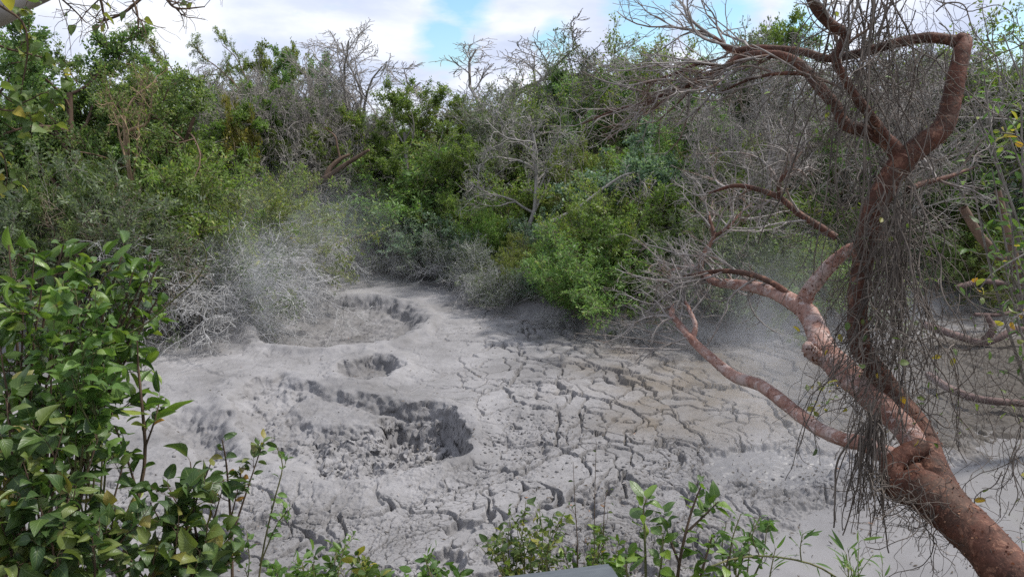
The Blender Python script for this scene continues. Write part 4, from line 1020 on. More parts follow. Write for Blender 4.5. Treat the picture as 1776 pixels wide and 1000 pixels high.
vines('vine_bundle', 'dark bundle of dead vines hanging down beside the red stem to the trunk', [
    ((vr, box_starts(vr, 105, 1515, 1590, 300, 470, 4.5, 5.1), (1.0, 1.8)), dict(n=34, wander=.11, grav=.30, curl=.05, rad=(.0025, .0075))),
    ((vr, box_starts(vr, 60, 1500, 1600, 480, 700, 4.3, 4.8), (.5, 1.1)), dict(n=28, wander=.20, grav=.10, curl=.1, rad=(.0022, .005))),
], M['vine_dark'], .12, M['near_yellow'])
vines('vine_tassel', 'ropy dark vine tassel dangling over the wet mud left of the trunk', [
    ((vr, box_starts(vr, 34, 1495, 1530, 690, 745, 4.05, 4.25), (.50, .85)), dict(n=26, wander=.09, grav=.45, rad=(.004, .0085))),
    ((vr, box_starts(vr, 22, 1480, 1520, 780, 840, 4.05, 4.2), (.2, .45)), dict(n=22, wander=.2, grav=.18, curl=.15, rad=(.002, .005))),
], M['vine_dark'])
vines('vine_fringe', 'wispy dark vine fringe hanging below the thickest part of the red trunk', [
    ((vr, box_starts(vr, 64, 1545, 1660, 830, 900, 3.7, 4.1), (.3, .8)), dict(n=28, wander=.19, grav=.14, curl=.12, rad=(.0018, .0050))),
], M['vine_dark'])
vines('vine_wisps', 'thin dark vines trailing at the right edge above the wet mud', [
    ((vr, box_starts(vr, 44, 1660, 1800, 480, 700, 4.0, 5.0), (.6, 1.4)), dict(n=32, wander=.17, grav=.14, curl=.08, rad=(.0018, .0045))),
    ((vr, box_starts(vr, 14, 1735, 1800, 720, 820, 3.6, 4.0), (.3, .7)), dict(n=26, wander=.14, grav=.2, rad=(.002, .005))),
], M['vine_dark'], .22, M['near_yellow'])

# ---------------------------------------------------------------- logs and low limbs behind it
def log(name, label, specs, mat, seed, tw=True):
    o = thing(name, label, 'log' if name == 'fallen_log' else 'branch')
    src = limbs_obj('wood', specs, mat, o, seed, 30, 10, .08)
    if tw:
        gg = Geo()
        for P, r in src:
            P1, R1 = resample(P, r, 10)
            A, ra = spawn(rng, P1, np.minimum(R1, .012), 6, .3, 1, (30, 70), (.5, 1.3), 8, .2, (0, 0, .03), .7, .4, absolute=True)
            B, rb = spawn(rng, A, ra, 5, .2, 1, (30, 60), (.3, .6), 6, .22, (0, 0, .02), .65, .5)
            gg.tubes(A, np.maximum(ra, .004), 4); gg.tubes(B, np.maximum(rb, .003), 3)
        gg.build('twigs', M['twig_dry'], o)
log('fallen_log', 'broken brown log slanting up with two prongs in the left-centre forest', [
    [(495, 348, 26.5, 12), (530, 328, 26.3, 11), (560, 312, 26.2, 10), (600, 285, 26, 8), (640, 260, 25.8, 5)],
    [(562, 312, 26.2, 9), (572, 292, 26.3, 9), (590, 276, 26.4, 7), (606, 268, 26.5, 4)],
    [(590, 276, 26.4, 4), (585, 255, 26.5, 4), (580, 235, 26.6, 3), (560, 222, 26.7, 2)]], M['bark_brown'], 31, False)
log('fallen_log', 'dull brown low log arching out of the grey water behind the vine wisps', [
    [(1600, 562, 17.32, 13), (1660, 582, 17.20, 13), (1700, 594, 17.14, 13), (1735, 584, 17.14, 13), (1770, 570, 17.20, 12), (1850, 578, 17.32, 12)],
    [(1705, 592, 17.14, 13), (1722, 570, 17.08, 12), (1710, 545, 17.20, 9)]], M['bark_flat'], 33, False)
log('fallen_log', 'thin log bent like a knee beyond the dull brown low log', [
    [(1660, 498, 18.30, 9), (1700, 488, 18.30, 9), (1740, 492, 18.30, 9), (1762, 508, 18.30, 8), (1770, 530, 18.18, 8), (1740, 545, 18.06, 7), (1690, 545, 18.00, 6)]], M['bark_flat'], 35, False)
log('fallen_log', 'dull reddish log lying nearest on the grey flats right of the vine bundle', [
    [(1610, 650, 14.47, 13), (1650, 675, 13.61, 14), (1700, 692, 13.07, 13), (1760, 698, 12.89, 12), (1850, 705, 12.69, 12)]], M['bark_flat'], 37, False)
log('leaning_stem', 'dark leaning stem crossing the shade at the upper right of the flats', [
    [(1670, 360, 11, 14), (1700, 410, 11, 15), (1735, 445, 11, 16), (1790, 480, 11, 17), (1880, 560, 11.4, 20), (1960, 690, 11.7, 22), (2000, 780, 11.7, 24)]], M['bark_brown'], 39)
log('leaning_stem', 'smaller dark stem rising at the right edge beside the dark leaning one', [
    [(1730, 330, 10.5, 10), (1742, 380, 10.5, 12), (1755, 430, 10.5, 14), (1780, 520, 10.8, 15), (1800, 600, 11.2, 16), (1815, 700, 11.3, 17), (1825, 780, 11.3, 18)]], M['bark_brown'], 41)
log('dead_branch', 'bare pale branch slanting across the blue-green bush-like tree', [
    [(955, 385, 21, 8), (1000, 362, 21, 6), (1045, 328, 21, 5), (1080, 305, 21, 4), (1108, 298, 21, 3)]], M['bark_pale'], 43)
log('dead_branch', 'fan of dead grey twigs lying on the mud under the red limb tips', [
    [(1190, 598, 16.5, 3.5), (1130, 590, 16.8, 3), (1060, 582, 17.0, 2.5), (1000, 578, 17.2, 2)],
    [(1180, 606, 16.2, 3), (1120, 604, 16.3, 2.5), (1060, 602, 16.3, 2)],
    [(1170, 590, 16.6, 3), (1110, 570, 17.0, 2.5), (1050, 555, 17.4, 2)]], M['twig_dry'], 45)
# ---------------------------------------------------------------- foreground plants
def stems_from(specs, n=14):
    P, r = zip(*[resample(*line(s), n) for s in specs])
    return np.stack(P), np.stack(r)
def plant(name, label, cat_, specs, lmat, smat='stem_dark', per=24, size=(.09, .13), ratio=.55, shape='ovate', lo=.2, spread=(45, 85), up=.7, curl=(.2, 1.0), droop=(.2, 1.1),
          side=3, side_len=(.12, .30), seed=0, tint=(0, 1), flat=.5, per_side=6, side_trop=(0, 0, .02), nu=5, nv=8, tuft=0):
    rng = np.random.default_rng(seed)
    P, r = stems_from(specs)
    lowest = P[:, 0]
    o = thing(name, label, cat_)
    g = Geo(); g.tubes(P, r, 6)
    lg = Geo()
    sets = [(P, r, per, lo)]
    if side:
        A, ra = spawn(rng, P, r, side, lo, .95, (30, 65), side_len, 7, .14, side_trop, .55, .4, absolute=True)
        g.tubes(A, np.maximum(ra, .0012), 4); sets.append((A, ra, per_side, .25))
    for PP, rr, m_, lo_ in sets:
        p, d, N = leafpts(rng, PP, rr, m_, lo_, 1.02, spread, up, flat)
        k = len(p)
        sz = rng.uniform(size[0], size[1], k) * rng.choice([1, 1, .75, .55], k)
        # petiole
        pe = p + unit(d) * (sz * .18)[:, None] + np.array([0, 0, .01])
        pp = np.stack([p, .5 * (p + pe) + np.array([0, 0, .004]), pe], axis=1)
        g.tubes(pp, np.full(pp.shape[:2], .0011), 3)
        tn = np.clip(rng.uniform(tint[0], tint[1], k) ** 1.15, 0, 1)
        lg.leaves(pe, d, N, sz, sz * ratio * rng.uniform(.85, 1.15, k), tn, rng.uniform(curl[0], curl[1], k) * rng.choice([1, 1, 1, -.4], k), rng.uniform(droop[0], droop[1], k), shape, nu, nv, rng)
    g.build('stem', M[smat], o)
    lg.build('foliage', M[lmat], o)
    return o
def fan(x0, y0, d0, tips, w=7, bend=30, seed=0):
    """stems from around one foot to given tips (px, py, distance)"""
    rg = random.Random(seed); out = []
    for (tx, ty, td) in tips:
        bx = x0 + rg.uniform(-25, 25)
        m1 = (bx + (tx - bx) * .30 + rg.uniform(-bend, bend) * .5, y0 + (ty - y0) * .4, d0 + (td - d0) * .4, w * .8)
        m2 = (bx + (tx - bx) * .65 + rg.uniform(-bend, bend) * .5, y0 + (ty - y0) * .75, d0 + (td - d0) * .75, w * .55)
        out.append([(bx, y0, d0, w), m1, m2, (tx, ty, td, w * .25)])
    return out

plant('broadleaf_shrub', 'tall glossy broadleaf shrub with curled leaves at the left edge of the near bank', 'shrub',
      fan(40, 1180, 3.0, [(15, 425, 3.2), (60, 432, 3.1), (110, 425, 3.3), (165, 440, 3.4), (215, 432, 3.5), (262, 440, 3.5), (285, 500, 3.5), (230, 520, 3.4), (140, 520, 3.1), (40, 540, 3.0), (-30, 470, 3.1), (190, 590, 3.3), (90, 600, 3.0), (-60, 560, 3.0), (10, 660, 2.9), (250, 480, 3.4), (275, 460, 3.45), (235, 455, 3.4), (180, 480, 3.2), (75, 480, 3.1), (0, 600, 2.9), (250, 560, 3.35)], 9, 50, 1),
      'near_deep', per=13, size=(.07, .138), ratio=.46, lo=.42, side=5, per_side=7, side_len=(.15, .34), seed=51, tint=(0, .90), curl=(.3, 2.0), droop=(.3, 1.6))
plant('light_creeper', 'pale green creeper climbing through the middle of the tall broadleaf shrub', 'vine',
      fan(150, 900, 2.85, [(95, 505, 2.9), (130, 495, 2.9), (165, 510, 2.95), (185, 560, 2.9), (70, 620, 2.85), (120, 640, 2.8), (210, 640, 2.9), (150, 600, 2.8)], 4, 50, 2),
      'near_light', 'stem_green', per=20, size=(.055, .085), ratio=.68, shape='heart', lo=.3, side=3, per_side=6, side_len=(.08, .18), seed=52, curl=(.1, .8), droop=(.4, 1.4), tint=(0, .95))
plant('heart_leaved_bush', 'dark bush of large heart-shaped leaves with orange ones in the bottom left corner', 'bush',
      fan(90, 1250, 2.5, [(10, 690, 2.6), (60, 720, 2.7), (110, 740, 2.6), (170, 760, 2.75), (215, 800, 2.8), (40, 800, 2.5), (-40, 760, 2.5), (130, 850, 2.5), (200, 880, 2.6), (70, 880, 2.4), (0, 900, 2.4), (160, 930, 2.4), (240, 900, 2.6), (-30, 860, 2.4), (100, 960, 2.35)], 8, 50, 3),
      'near_olive', per=19, size=(.065, .11), ratio=.70, shape='heart', lo=.4, side=4, per_side=6, side_len=(.12, .28), seed=53, curl=(.2, 1.4), droop=(.4, 1.8), tint=(0, .90))
plant('drooping_sapling', 'slim sapling with folded hanging leaves in front of the left mud hollow', 'sapling',
      [[(195, 1050, 2.9, 9), (215, 960, 2.95, 8), (238, 870, 3.0, 7), (252, 790, 3.05, 6), (246, 700, 3.05, 5), (240, 640, 3.1, 4), (238, 590, 3.1, 2)],
       [(250, 780, 3.05, 4), (268, 730, 3.05, 3), (278, 690, 3.1, 2)], [(240, 860, 3.0, 5), (222, 800, 3.0, 4), (200, 740, 3.0, 3)]],
      'near_deep', per=14, size=(.09, .14), ratio=.56, lo=.25, side=0, seed=54, curl=(.6, 1.9), droop=(.2, .9), up=1.0, flat=.4)
plant('heart_leaved_bush', 'dark low bush of broad heart leaves at the lower left beside the slim reddish sapling', 'bush',
      fan(320, 1150, 2.8, [(260, 870, 2.9), (290, 840, 2.9), (330, 800, 3.0), (365, 805, 3.0), (385, 850, 3.0), (310, 900, 2.8), (360, 910, 2.85), (270, 950, 2.7), (400, 930, 2.9), (340, 980, 2.7), (220, 960, 2.7)], 7, 40, 5),
      'near_olive', per=12, size=(.07, .12), ratio=.70, shape='heart', lo=.35, side=3, per_side=5, side_len=(.1, .22), seed=55, curl=(.2, 1.2), droop=(.5, 1.8), tint=(0, .92))
plant('thin_sapling', 'slim reddish-brown-tipped sapling standing before the big crater', 'sapling',
      [[(405, 1100, 3.3, 6), (402, 960, 3.4, 5), (398, 870, 3.5, 4), (392, 800, 3.5, 3), (385, 762, 3.5, 2)], [(402, 930, 3.4, 4), (425, 860, 3.45, 3), (445, 800, 3.5, 2), (455, 772, 3.5, 2)], [(400, 900, 3.45, 3), (412, 850, 3.45, 2), (420, 810, 3.5, 2)]],
      'near_olive', per=15, size=(.05, .09), ratio=.5, lo=.25, side=2, per_side=4, side_len=(.06, .14), seed=56, curl=(.2, 1.2), droop=(.4, 1.6), tint=(.1, 1))
plant('thin_vine', 'thin leafy vine stalk right of the slim reddish sapling', 'vine',
      [[(440, 1080, 3.3, 4), (455, 960, 3.35, 3), (475, 870, 3.4, 3), (490, 810, 3.45, 2), (480, 775, 3.45, 1.5)], [(450, 980, 3.35, 3), (480, 910, 3.4, 2), (505, 880, 3.4, 1.5)], [(420, 1060, 3.3, 3), (432, 980, 3.3, 2), (428, 920, 3.35, 1.5)]],
      'near_light', 'stem_green', per=11, size=(.035, .06), ratio=.6, lo=.2, side=2, per_side=4, side_len=(.05, .12), seed=57, tint=(0, .8))
HERB = 'herbs along the bottom edge'
for i, (x, y, d, nst, lab) in enumerate([
        (500, 972, 3.6, 4, 'low pale-green herb just right of the thin leafy vine stalk'), (565, 955, 3.7, 5, 'taller dark-leaved herb poking up along the bottom edge'),
        (625, 968, 3.7, 5, 'yellow-green herb tuft right of the taller dark-leaved one'), (690, 985, 3.8, 4, 'barely showing herb tips at the middle of the bottom edge'),
        (765, 975, 3.9, 4, 'small herb tuft left of the dense yellowish herb clump')]):
    rg = random.Random(i)
    plant('low_herb', lab, 'herb', fan(x, 1130, d - .3, [(x + rg.uniform(-42, 42), y + rg.uniform(-12, 30), d + rg.uniform(-.1, .2)) for _ in range(nst + 2)], 4, 25, 30 + i),
          ('near_light', 'near_deep', 'near_yellow', 'near_light', 'near_light')[i], 'stem_green', per=12, size=(.045, .085), ratio=.5, lo=.3, side=3, per_side=5, side_len=(.06, .14), seed=60 + i, tint=(0, .85))
rg = random.Random(3)
plant('herb_clump', 'dense yellowish herb clump of small hanging leaves left of the rail end', 'herb',
      fan(920, 1120, 3.7, [(rg.uniform(830, 1000), rg.uniform(880, 960), rg.uniform(3.8, 4.2)) for _ in range(16)] + [(912, 868, 4.1), (935, 880, 4.0), (960, 890, 4.1), (885, 895, 4.1)], 4, 30, 41),
      'near_yellow', 'stem_green', per=14, size=(.040, .075), ratio=.55, shape='heart', lo=.3, side=3, per_side=5, side_len=(.06, .14), seed=70, tint=(0, .82), droop=(.6, 1.6))
plant('herb_clump', 'loose darker herb clump just behind the rail end', 'herb',
      fan(1020, 1100, 3.8, [(rg.uniform(970, 1075), rg.uniform(905, 970), rg.uniform(3.9, 4.2)) for _ in range(12)], 4, 30, 42),
      'near_deep', 'stem_green', per=12, size=(.035, .065), ratio=.5, lo=.3, side=3, per_side=5, side_len=(.06, .12), seed=71, tint=(.1, .95), droop=(.3, 1.3))
plant('dry_stalks', 'thin leafless upright stalks rising behind the herb clumps', 'stalks',
      [[(1000 + q * 12, 1080, 4.0, 3), (1002 + q * 11, 960, 4.1, 2.0), (1005 + q * 9 + e, 870, 4.2, 1.4), (1010 + q * 7 + 2 * e, y_, 4.3, .8)] for q, e, y_ in ((0, -8, 800), (2.6, 3, 765), (4, 8, 850))],
      'near_olive', per=3, size=(.02, .035), ratio=.5, lo=.2, side=2, per_side=2, side_len=(.08, .2), seed=72, side_trop=(0, 0, .08))
plant('oval_leaf_shrub', 'upright shrub with paired oval leaves right of the rail end', 'shrub',
      [[(1118, 1100, 3.1, 6), (1120, 1000, 3.2, 5), (1118, 930, 3.25, 4), (1116, 885, 3.3, 3), (1120, 868, 3.3, 2)], [(1125, 1080, 3.1, 5), (1145, 990, 3.15, 4), (1150, 930, 3.2, 3)], [(1112, 1090, 3.05, 5), (1090, 1010, 3.1, 4), (1085, 965, 3.1, 3)]],
      'near_deep', 'stem_green', per=20, size=(.065, .11), ratio=.62, lo=.3, side=0, seed=73, tint=(.25, .88), curl=(.1, .6), droop=(.1, .8), up=1.1)
plant('oval_leaf_shrub', 'tallest oval-leaved shrub in front of the small wet patch', 'shrub',
      [[(1165, 1130, 3.1, 8), (1175, 1000, 3.2, 6), (1190, 920, 3.25, 5), (1205, 870, 3.3, 4), (1218, 838, 3.3, 2)], [(1180, 980, 3.2, 5), (1160, 930, 3.25, 4), (1150, 895, 3.3, 2)], [(1188, 925, 3.25, 5), (1225, 890, 3.3, 4), (1245, 870, 3.3, 2)], [(1190, 1110, 3.0, 6), (1215, 1000, 3.1, 5), (1235, 930, 3.15, 3)], [(1210, 1100, 3.0, 5), (1250, 1010, 3.1, 4), (1265, 960, 3.1, 2)]],
      'near_deep', 'stem_dark', per=17, size=(.06, .10), ratio=.60, shape='heart', lo=.2, side=0, seed=74, tint=(.05, .9), curl=(.1, .7), droop=(.1, .9), up=1.0)
plant('oval_leaf_shrub', 'thin open-branched shrub between the tallest oval-leaved shrub and the bamboo-like cane', 'shrub',
      fan(1285, 1120, 3.2, [(1260, 905, 3.4), (1285, 890, 3.4), (1310, 900, 3.45), (1330, 915, 3.4), (1270, 940, 3.3), (1300, 950, 3.3)], 5, 30, 45),
      'near_light', 'stem_green', per=10, size=(.05, .08), ratio=.5, lo=.3, side=2, per_side=4, side_len=(.08, .16), seed=75, tint=(0, .7))
plant('cane_grass', 'bamboo-like cane arching over the wet mud with narrow pointed leaves', 'grass plant',
      [[(1180, 1010, 3.1, 4), (1250, 975, 3.2, 4), (1320, 963, 3.3, 4), (1400, 975, 3.3, 3.5), (1450, 1000, 3.3, 3.5), (1500, 1040, 3.3, 3)],
       [(1318, 965, 3.3, 2.5), (1305, 930, 3.3, 2), (1318, 895, 3.35, 1.5)], [(1390, 974, 3.3, 2.5), (1388, 950, 3.3, 2), (1392, 925, 3.35, 1)], [(1470, 1100, 3.2, 3), (1472, 1010, 3.25, 2.5), (1468, 960, 3.3, 1.5)], [(1320, 1100, 3.1, 3), (1335, 1000, 3.2, 2.5), (1345, 950, 3.25, 1.5)]],
      'near_light', 'stem_green', per=9, size=(.06, .12), ratio=.15, shape='narrow', lo=.35, side=0, seed=76, tint=(0, .7), curl=(.2, .6), droop=(.0, .9), spread=(25, 70), flat=1)
plant('cane_grass', 'pale tuft of narrow-leaved grass at the foot of the red trunk', 'grass plant',
      fan(1500, 1110, 3.1, [(1470, 950, 3.2), (1490, 940, 3.25), (1515, 960, 3.2), (1455, 980, 3.2), (1530, 985, 3.2), (1480, 985, 3.1)], 3, 25, 47),
      'near_light', 'stem_green', per=8, size=(.05, .10), ratio=.17, shape='narrow', lo=.4, side=0, seed=77, tint=(.3, 1), spread=(20, 70), flat=1)
# right edge
plant('pale_leaf_shrub', 'grey-green shrub with scattered yellow leaves at the upper right edge', 'shrub',
      fan(1900, 1150, 6.4, [(1660, 120, 6.6), (1700, 90, 6.7), (1740, 60, 6.6), (1690, 200, 6.5), (1730, 180, 6.4), (1770, 120, 6.5), (1680, 280, 6.4), (1720, 290, 6.3), (1760, 260, 6.2), (1700, 380, 6.3), (1750, 360, 6.2), (1790, 320, 6.2), (1740, 450, 6.2), (1800, 200, 6.4), (1830, 90, 6.5), (1850, 300, 6.2)], 9, 70, 48),
      'near_light', 'vine_grey', per=15, size=(.07, .12), ratio=.36, lo=.35, side=6, per_side=5, side_len=(.3, .7), seed=78, tint=(0, .97), curl=(.2, .9), droop=(.1, 1.0), nu=3, nv=6)
plant('yellow_leaf_sprig', 'drooping sprig with yellow and orange leaves over the right flats', 'branch',
      [[(1850, 420, 5.2, 5), (1800, 430, 5.2, 4), (1760, 450, 5.2, 3), (1720, 475, 5.2, 2), (1700, 500, 5.2, 1.5)], [(1850, 520, 5.2, 5), (1800, 530, 5.2, 4), (1755, 555, 5.2, 3), (1720, 590, 5.2, 2)], [(1850, 360, 5.1, 5), (1800, 300, 5.1, 4), (1770, 240, 5.1, 3), (1735, 230, 5.1, 2)]],
      'near_yellow', 'vine_grey', per=10, size=(.05, .085), ratio=.55, lo=.25, side=3, per_side=3, side_len=(.15, .3), seed=79, tint=(.1, 1), droop=(.3, 1.2))
plant('yellow_leaf_sprig', 'small sprig of green and yellow leaves under the pale lower limb', 'branch',
      [[(1500, 680, 5.6, 3), (1460, 690, 5.6, 2.4), (1425, 705, 5.6, 2), (1410, 722, 5.6, 1.2)], [(1490, 670, 5.6, 2.4), (1445, 672, 5.6, 2), (1400, 668, 5.6, 1.2)]],
      'near_yellow', 'vine_grey', per=8, size=(.045, .07), ratio=.7, lo=.35, side=2, per_side=2, side_len=(.1, .2), seed=80, tint=(.15, 1))
# top left
plant('hanging_heart_vine', 'yellowing heart-leaved vine hanging at the top left corner', 'vine',
      [[(-60, -30, 2.9, 6), (0, 10, 2.95, 5), (40, 40, 3.0, 4), (48, 90, 3.0, 3), (38, 150, 3.0, 2), (30, 200, 3.0, 1.5)], [(-60, 40, 2.9, 5), (0, 80, 2.95, 4), (55, 95, 3.0, 3), (100, 110, 3.0, 2), (118, 140, 3.0, 1.5)], [(-60, 100, 2.9, 4), (-10, 150, 2.9, 3), (30, 180, 2.95, 2.5), (80, 160, 3.0, 2), (90, 180, 3, 1.2)], [(-60, 180, 2.9, 4), (0, 190, 2.9, 3), (50, 200, 2.95, 2), (55, 240, 2.95, 1.2)], [(-50, 240, 2.85, 4), (0, 260, 2.9, 3), (12, 300, 2.9, 2), (10, 330, 2.9, 1.2)]],
      'near_yellow', 'stem_dark', per=16, size=(.038, .066), ratio=.82, shape='heart', lo=.2, side=3, per_side=4, side_len=(.06, .14), seed=81, tint=(0, .88), droop=(.8, 1.8), curl=(.1, .7))
ov = thing('overhanging_branch', 'thick pale grey bough slanting out of the top left corner', 'branch')
limbs_obj('bough', [[(-120, 70, 3.4, 50), (-20, 30, 3.4, 44), (40, 2, 3.4, 36), (110, -30, 3.4, 30), (200, -60, 3.4, 24)]], M['bark_pale'], ov, 51, 30, 14, .06)
tw_ = thing('overhead_twigs', 'thin bare overhead twigs with a few leaves dangling against the sky', 'branch')
src = limbs_obj('twig', [[(120, -40, 3.5, 6), (168, -10, 3.5, 5), (180, 25, 3.5, 4), (188, 50, 3.5, 2)], [(330, -60, 3.6, 7), (260, -15, 3.6, 6), (215, 22, 3.6, 5), (170, 40, 3.6, 3)], [(260, -50, 3.6, 6), (290, 0, 3.6, 5), (310, 15, 3.6, 4), (355, 12, 3.6, 2)], [(200, -50, 3.5, 5), (235, 10, 3.5, 3), (240, 50, 3.5, 2)], [(60, -40, 3.4, 4), (120, 10, 3.4, 3), (150, 40, 3.4, 2)]], M['stem_dark'], tw_, 53, 24, 6, .05)
gg, lg = Geo(), Geo()
for P, r in src:
    P1, R1 = resample(P, r, 10)
    A, ra = spawn(rng, P1, R1, 6, .2, 1, (25, 70), (.12, .35), 7, .2, (0, 0, -.02), .6, .4, absolute=True)
    B, rb = spawn(rng, A, ra, 5, .2, 1, (30, 70), (.3, .8), 5, .2, (0, 0, -.04), .7, .5)
    gg.tubes(A, np.maximum(ra, .0011), 4); gg.tubes(B, np.maximum(rb, .0008), 3)
    p, d, N = leafpts(rng, A, ra, 1, .5, 1, (30, 90), .3, 1); k = len(p)
    sel = rng.permutation(k)[:3]
    sz = rng.uniform(.04, .065, 3)
    lg.leaves(p[sel], d[sel] + np.array([0, 0, -.8]), N[sel], sz, sz * .7, rng.uniform(.1, .8, 3), rng.uniform(.1, .7, 3), rng.uniform(.2, 1, 3), 'heart', 5, 8, rng)
gg.build('twig', M['stem_dark'], tw_); lg.build('foliage', M['near_yellow'], tw_)
plant('tendril', 'pale curling tendril arching from the tall broadleaf shrub toward the mud', 'tendril',
      [[(200, 590, 3.3, 3), (255, 560, 3.3, 2.6), (300, 520, 3.3, 2.4), (340, 485, 3.3, 2.2), (358, 450, 3.3, 2), (350, 422, 3.3, 1.8), (335, 415, 3.3, 1.5)]],
      'near_light', 'stem_green', per=5, size=(.03, .05), ratio=.6, lo=.1, side=0, seed=83)

# ---------------------------------------------------------------- rail of the viewing platform
import bmesh
def beam(name, a, b, wdt, hgt, mat, parent, bev=.006):
    """squared timber whose top centre line runs from a to b"""
    a, b = Vector(a), Vector(b); d = (b - a); ln = d.length
    bm = bmesh.new(); bmesh.ops.create_cube(bm, size=1)
    bmesh.ops.scale(bm, vec=(wdt, ln, hgt), verts=bm.verts)
    bmesh.ops.bevel(bm, geom=bm.edges[:], offset=bev, segments=2, affect='EDGES')
    me = bpy.data.meshes.new(name); bm.to_mesh(me); bm.free(); me.materials.append(mat)
    o = obj(name, me, parent)
    o.rotation_euler = d.to_track_quat('Y', 'Z').to_euler(); up = o.rotation_euler.to_matrix() @ Vector((0, 0, 1))
    o.location = (a + b) / 2 - up * hgt / 2
    return o
m, t = nt('painted_rail'); L = t.links.new
out = nd(t, 'ShaderNodeOutputMaterial'); bs = nd(t, 'ShaderNodeBsdfPrincipled', i_Roughness=.55)
tc = nd(t, 'ShaderNodeTexCoord'); mpr = nd(t, 'ShaderNodeMapping', i_Scale=(1, .16, 1)); L(tc.outputs['Object'], mpr.inputs[0])
n1 = nd(t, 'ShaderNodeTexNoise', i_Scale=90.0, i_Detail=7.0, i_Roughness=.75, i_Distortion=.4); L(mpr.outputs[0], n1.inputs['Vector'])
L(ramp_out(t, n1.outputs[0], [(.3, (.042, .052, .062)), (.6, (.072, .084, .094)), (.75, (.11, .12, .13))]), bs.inputs['Base Color'])
bm_ = nd(t, 'ShaderNodeBump', i_Strength=.4, i_Distance=.002); L(n1.outputs[0], bm_.inputs['Height']); L(bm_.outputs[0], bs.inputs['Normal'])
L(bs.outputs[0], out.inputs[0]); M['rail'] = m
e = at(1070, 991, 1.25); f_ = at(560, 1056, 1.12)
rail = thing('handrail', 'grey painted handrail end cut square at the bottom edge', 'railing')
beam('rail', f_, e, .07, .045, M['rail'], rail)
for q in (.25, .8):
    c_ = f_ + (e - f_) * q
    beam('post', (c_[0], c_[1], c_[2] - .047), (c_[0] + .0001, c_[1], bank_z(c_[0], c_[1]) - .3), .06, .06, M['rail'], rail)
# ---------------------------------------------------------------- litter, clods, steam
sr = np.random.default_rng(404)
def scatter_ground(k, dens, xr, yr):
    x = sr.uniform(*xr, k); y = yr[0] + (yr[1] - yr[0]) * sr.uniform(0, 1, k) ** 1.4
    keep = sr.uniform(0, 1, k) < dens(x, y)
    x, y = x[keep], y[keep]
    return x, y
def on_mud(x, y):
    z = terrain(x, y)[0]
    return np.stack([x, y, np.maximum(z, pool_z)], 1)
px_, py_ = gnd(1150, 800)[:2]
x, y = scatter_ground(26000, lambda x, y: np.clip((.10 + .9 * sst(-1.0, 1.5, x) * sst(13.5, 10.5, y)) * (.35 + .65 * (sdf(POOL, x, y) > .6)) * (.2 + .8 * sst(-.2, .4, fbm(x * .9, y * .9, 501, 3))), 0, 1) * (sdf(RIM, x, y) < 0), (-7, 10), (7.6, 19))
P = on_mud(x, y) + np.array([0, 0, .012]); k = len(P)
a = sr.uniform(0, 6.28, k); D = np.stack([np.cos(a), np.sin(a), sr.normal(0, .25, k)], 1); N = sr.normal(size=(k, 3)) * .5 + np.array([0, 0, 1])
g = Geo(); sz = sr.uniform(.03, .085, k); g.quadleaves(P, D, N, sz, sz * sr.uniform(.15, .4, k), sr.uniform(0, 1, k))
M['litter'] = leaf_mat('dead_leaf_litter', [(0, (.03, .025, .02)), (.5, (.075, .062, .05)), (.8, (.15, .13, .11)), (.97, (.28, .26, .25)), (1, (.30, .13, .05))], rough=.85, spec=.15, trans=.05, hue=0, val=0)
o = obj('leaf_litter', g.mesh('leaf_litter', M['litter'])); tag(o, 'dark fallen leaf bits strewn over the crusted mud', 'leaf litter', None, 'stuff')

# clods of crumbled mud
bmc = bmesh.new(); bmesh.ops.create_icosphere(bmc, subdivisions=2, radius=1.0)
base_v = np.array([v.co[:] for v in bmc.verts]); base_f = np.array([[v.index for v in f.verts] for f in bmc.faces]); bmc.free()
def clods(name, lab, x, y, size, flat=.6):
    P = on_mud(x, y); k = len(P); g = Geo()
    for q in range(6):
        i = np.arange(q, k, 6)
        sh = 1 + .45 * (pnoise(base_v[:, 0] * 1.6 + q * 9, base_v[:, 1] * 1.6 + base_v[:, 2] * 2.1, 600 + q)) + .2 * pnoise(base_v[:, 0] * 4 + q, base_v[:, 2] * 4 + base_v[:, 1] * 3, 610 + q)
        bv = base_v * sh[:, None]
        th = sr.uniform(0, 6.28, len(i)); s = sr.uniform(0, 1, len(i)) ** 2.5 * (size[1] - size[0]) + size[0]
        c, s_ = np.cos(th)[:, None], np.sin(th)[:, None]
        V = np.stack([bv[None, :, 0] * c - bv[None, :, 1] * s_, (bv[None, :, 0] * s_ + bv[None, :, 1] * c) * .85, bv[None, :, 2] * flat + 0 * c], -1) * s[:, None, None]
        V = V + P[i][:, None] + np.array([0, 0, .15])[None, None] * s[:, None, None]
        g.push(V, None, base_f[None] + (np.arange(len(i)) * len(bv))[:, None, None])
    o = obj(name, g.mesh(name, M['clod'])); tag(o, lab, 'mud', None, 'stuff')
M['clod'] = M['mud'].copy(); M['clod'].name = 'mud_clod'
for n_ in M['clod'].node_tree.nodes:
    if n_.type == 'ATTRIBUTE' and n_.attribute_name == 'tone': n_.attribute_name = 'no_tone'
x, y = scatter_ground(9000, lambda x, y: np.clip(1.2 * np.exp(-(((x - gnd(915, 750)[0]) / .8) ** 2 + ((y - gnd(915, 750)[1]) / 1.4) ** 2)) + .5 * sst(12, 9.2, y) * sst(-.1, .5, fbm(x * .8, y * .8, 521, 3)), 0, 1) * (sdf(POOL, x, y) > .3), (-6, 6), (7.6, 13))
clods('mud_crumbs', 'crumbled grey mud crumbs on the near crust', x, y, (.008, .032), .8)
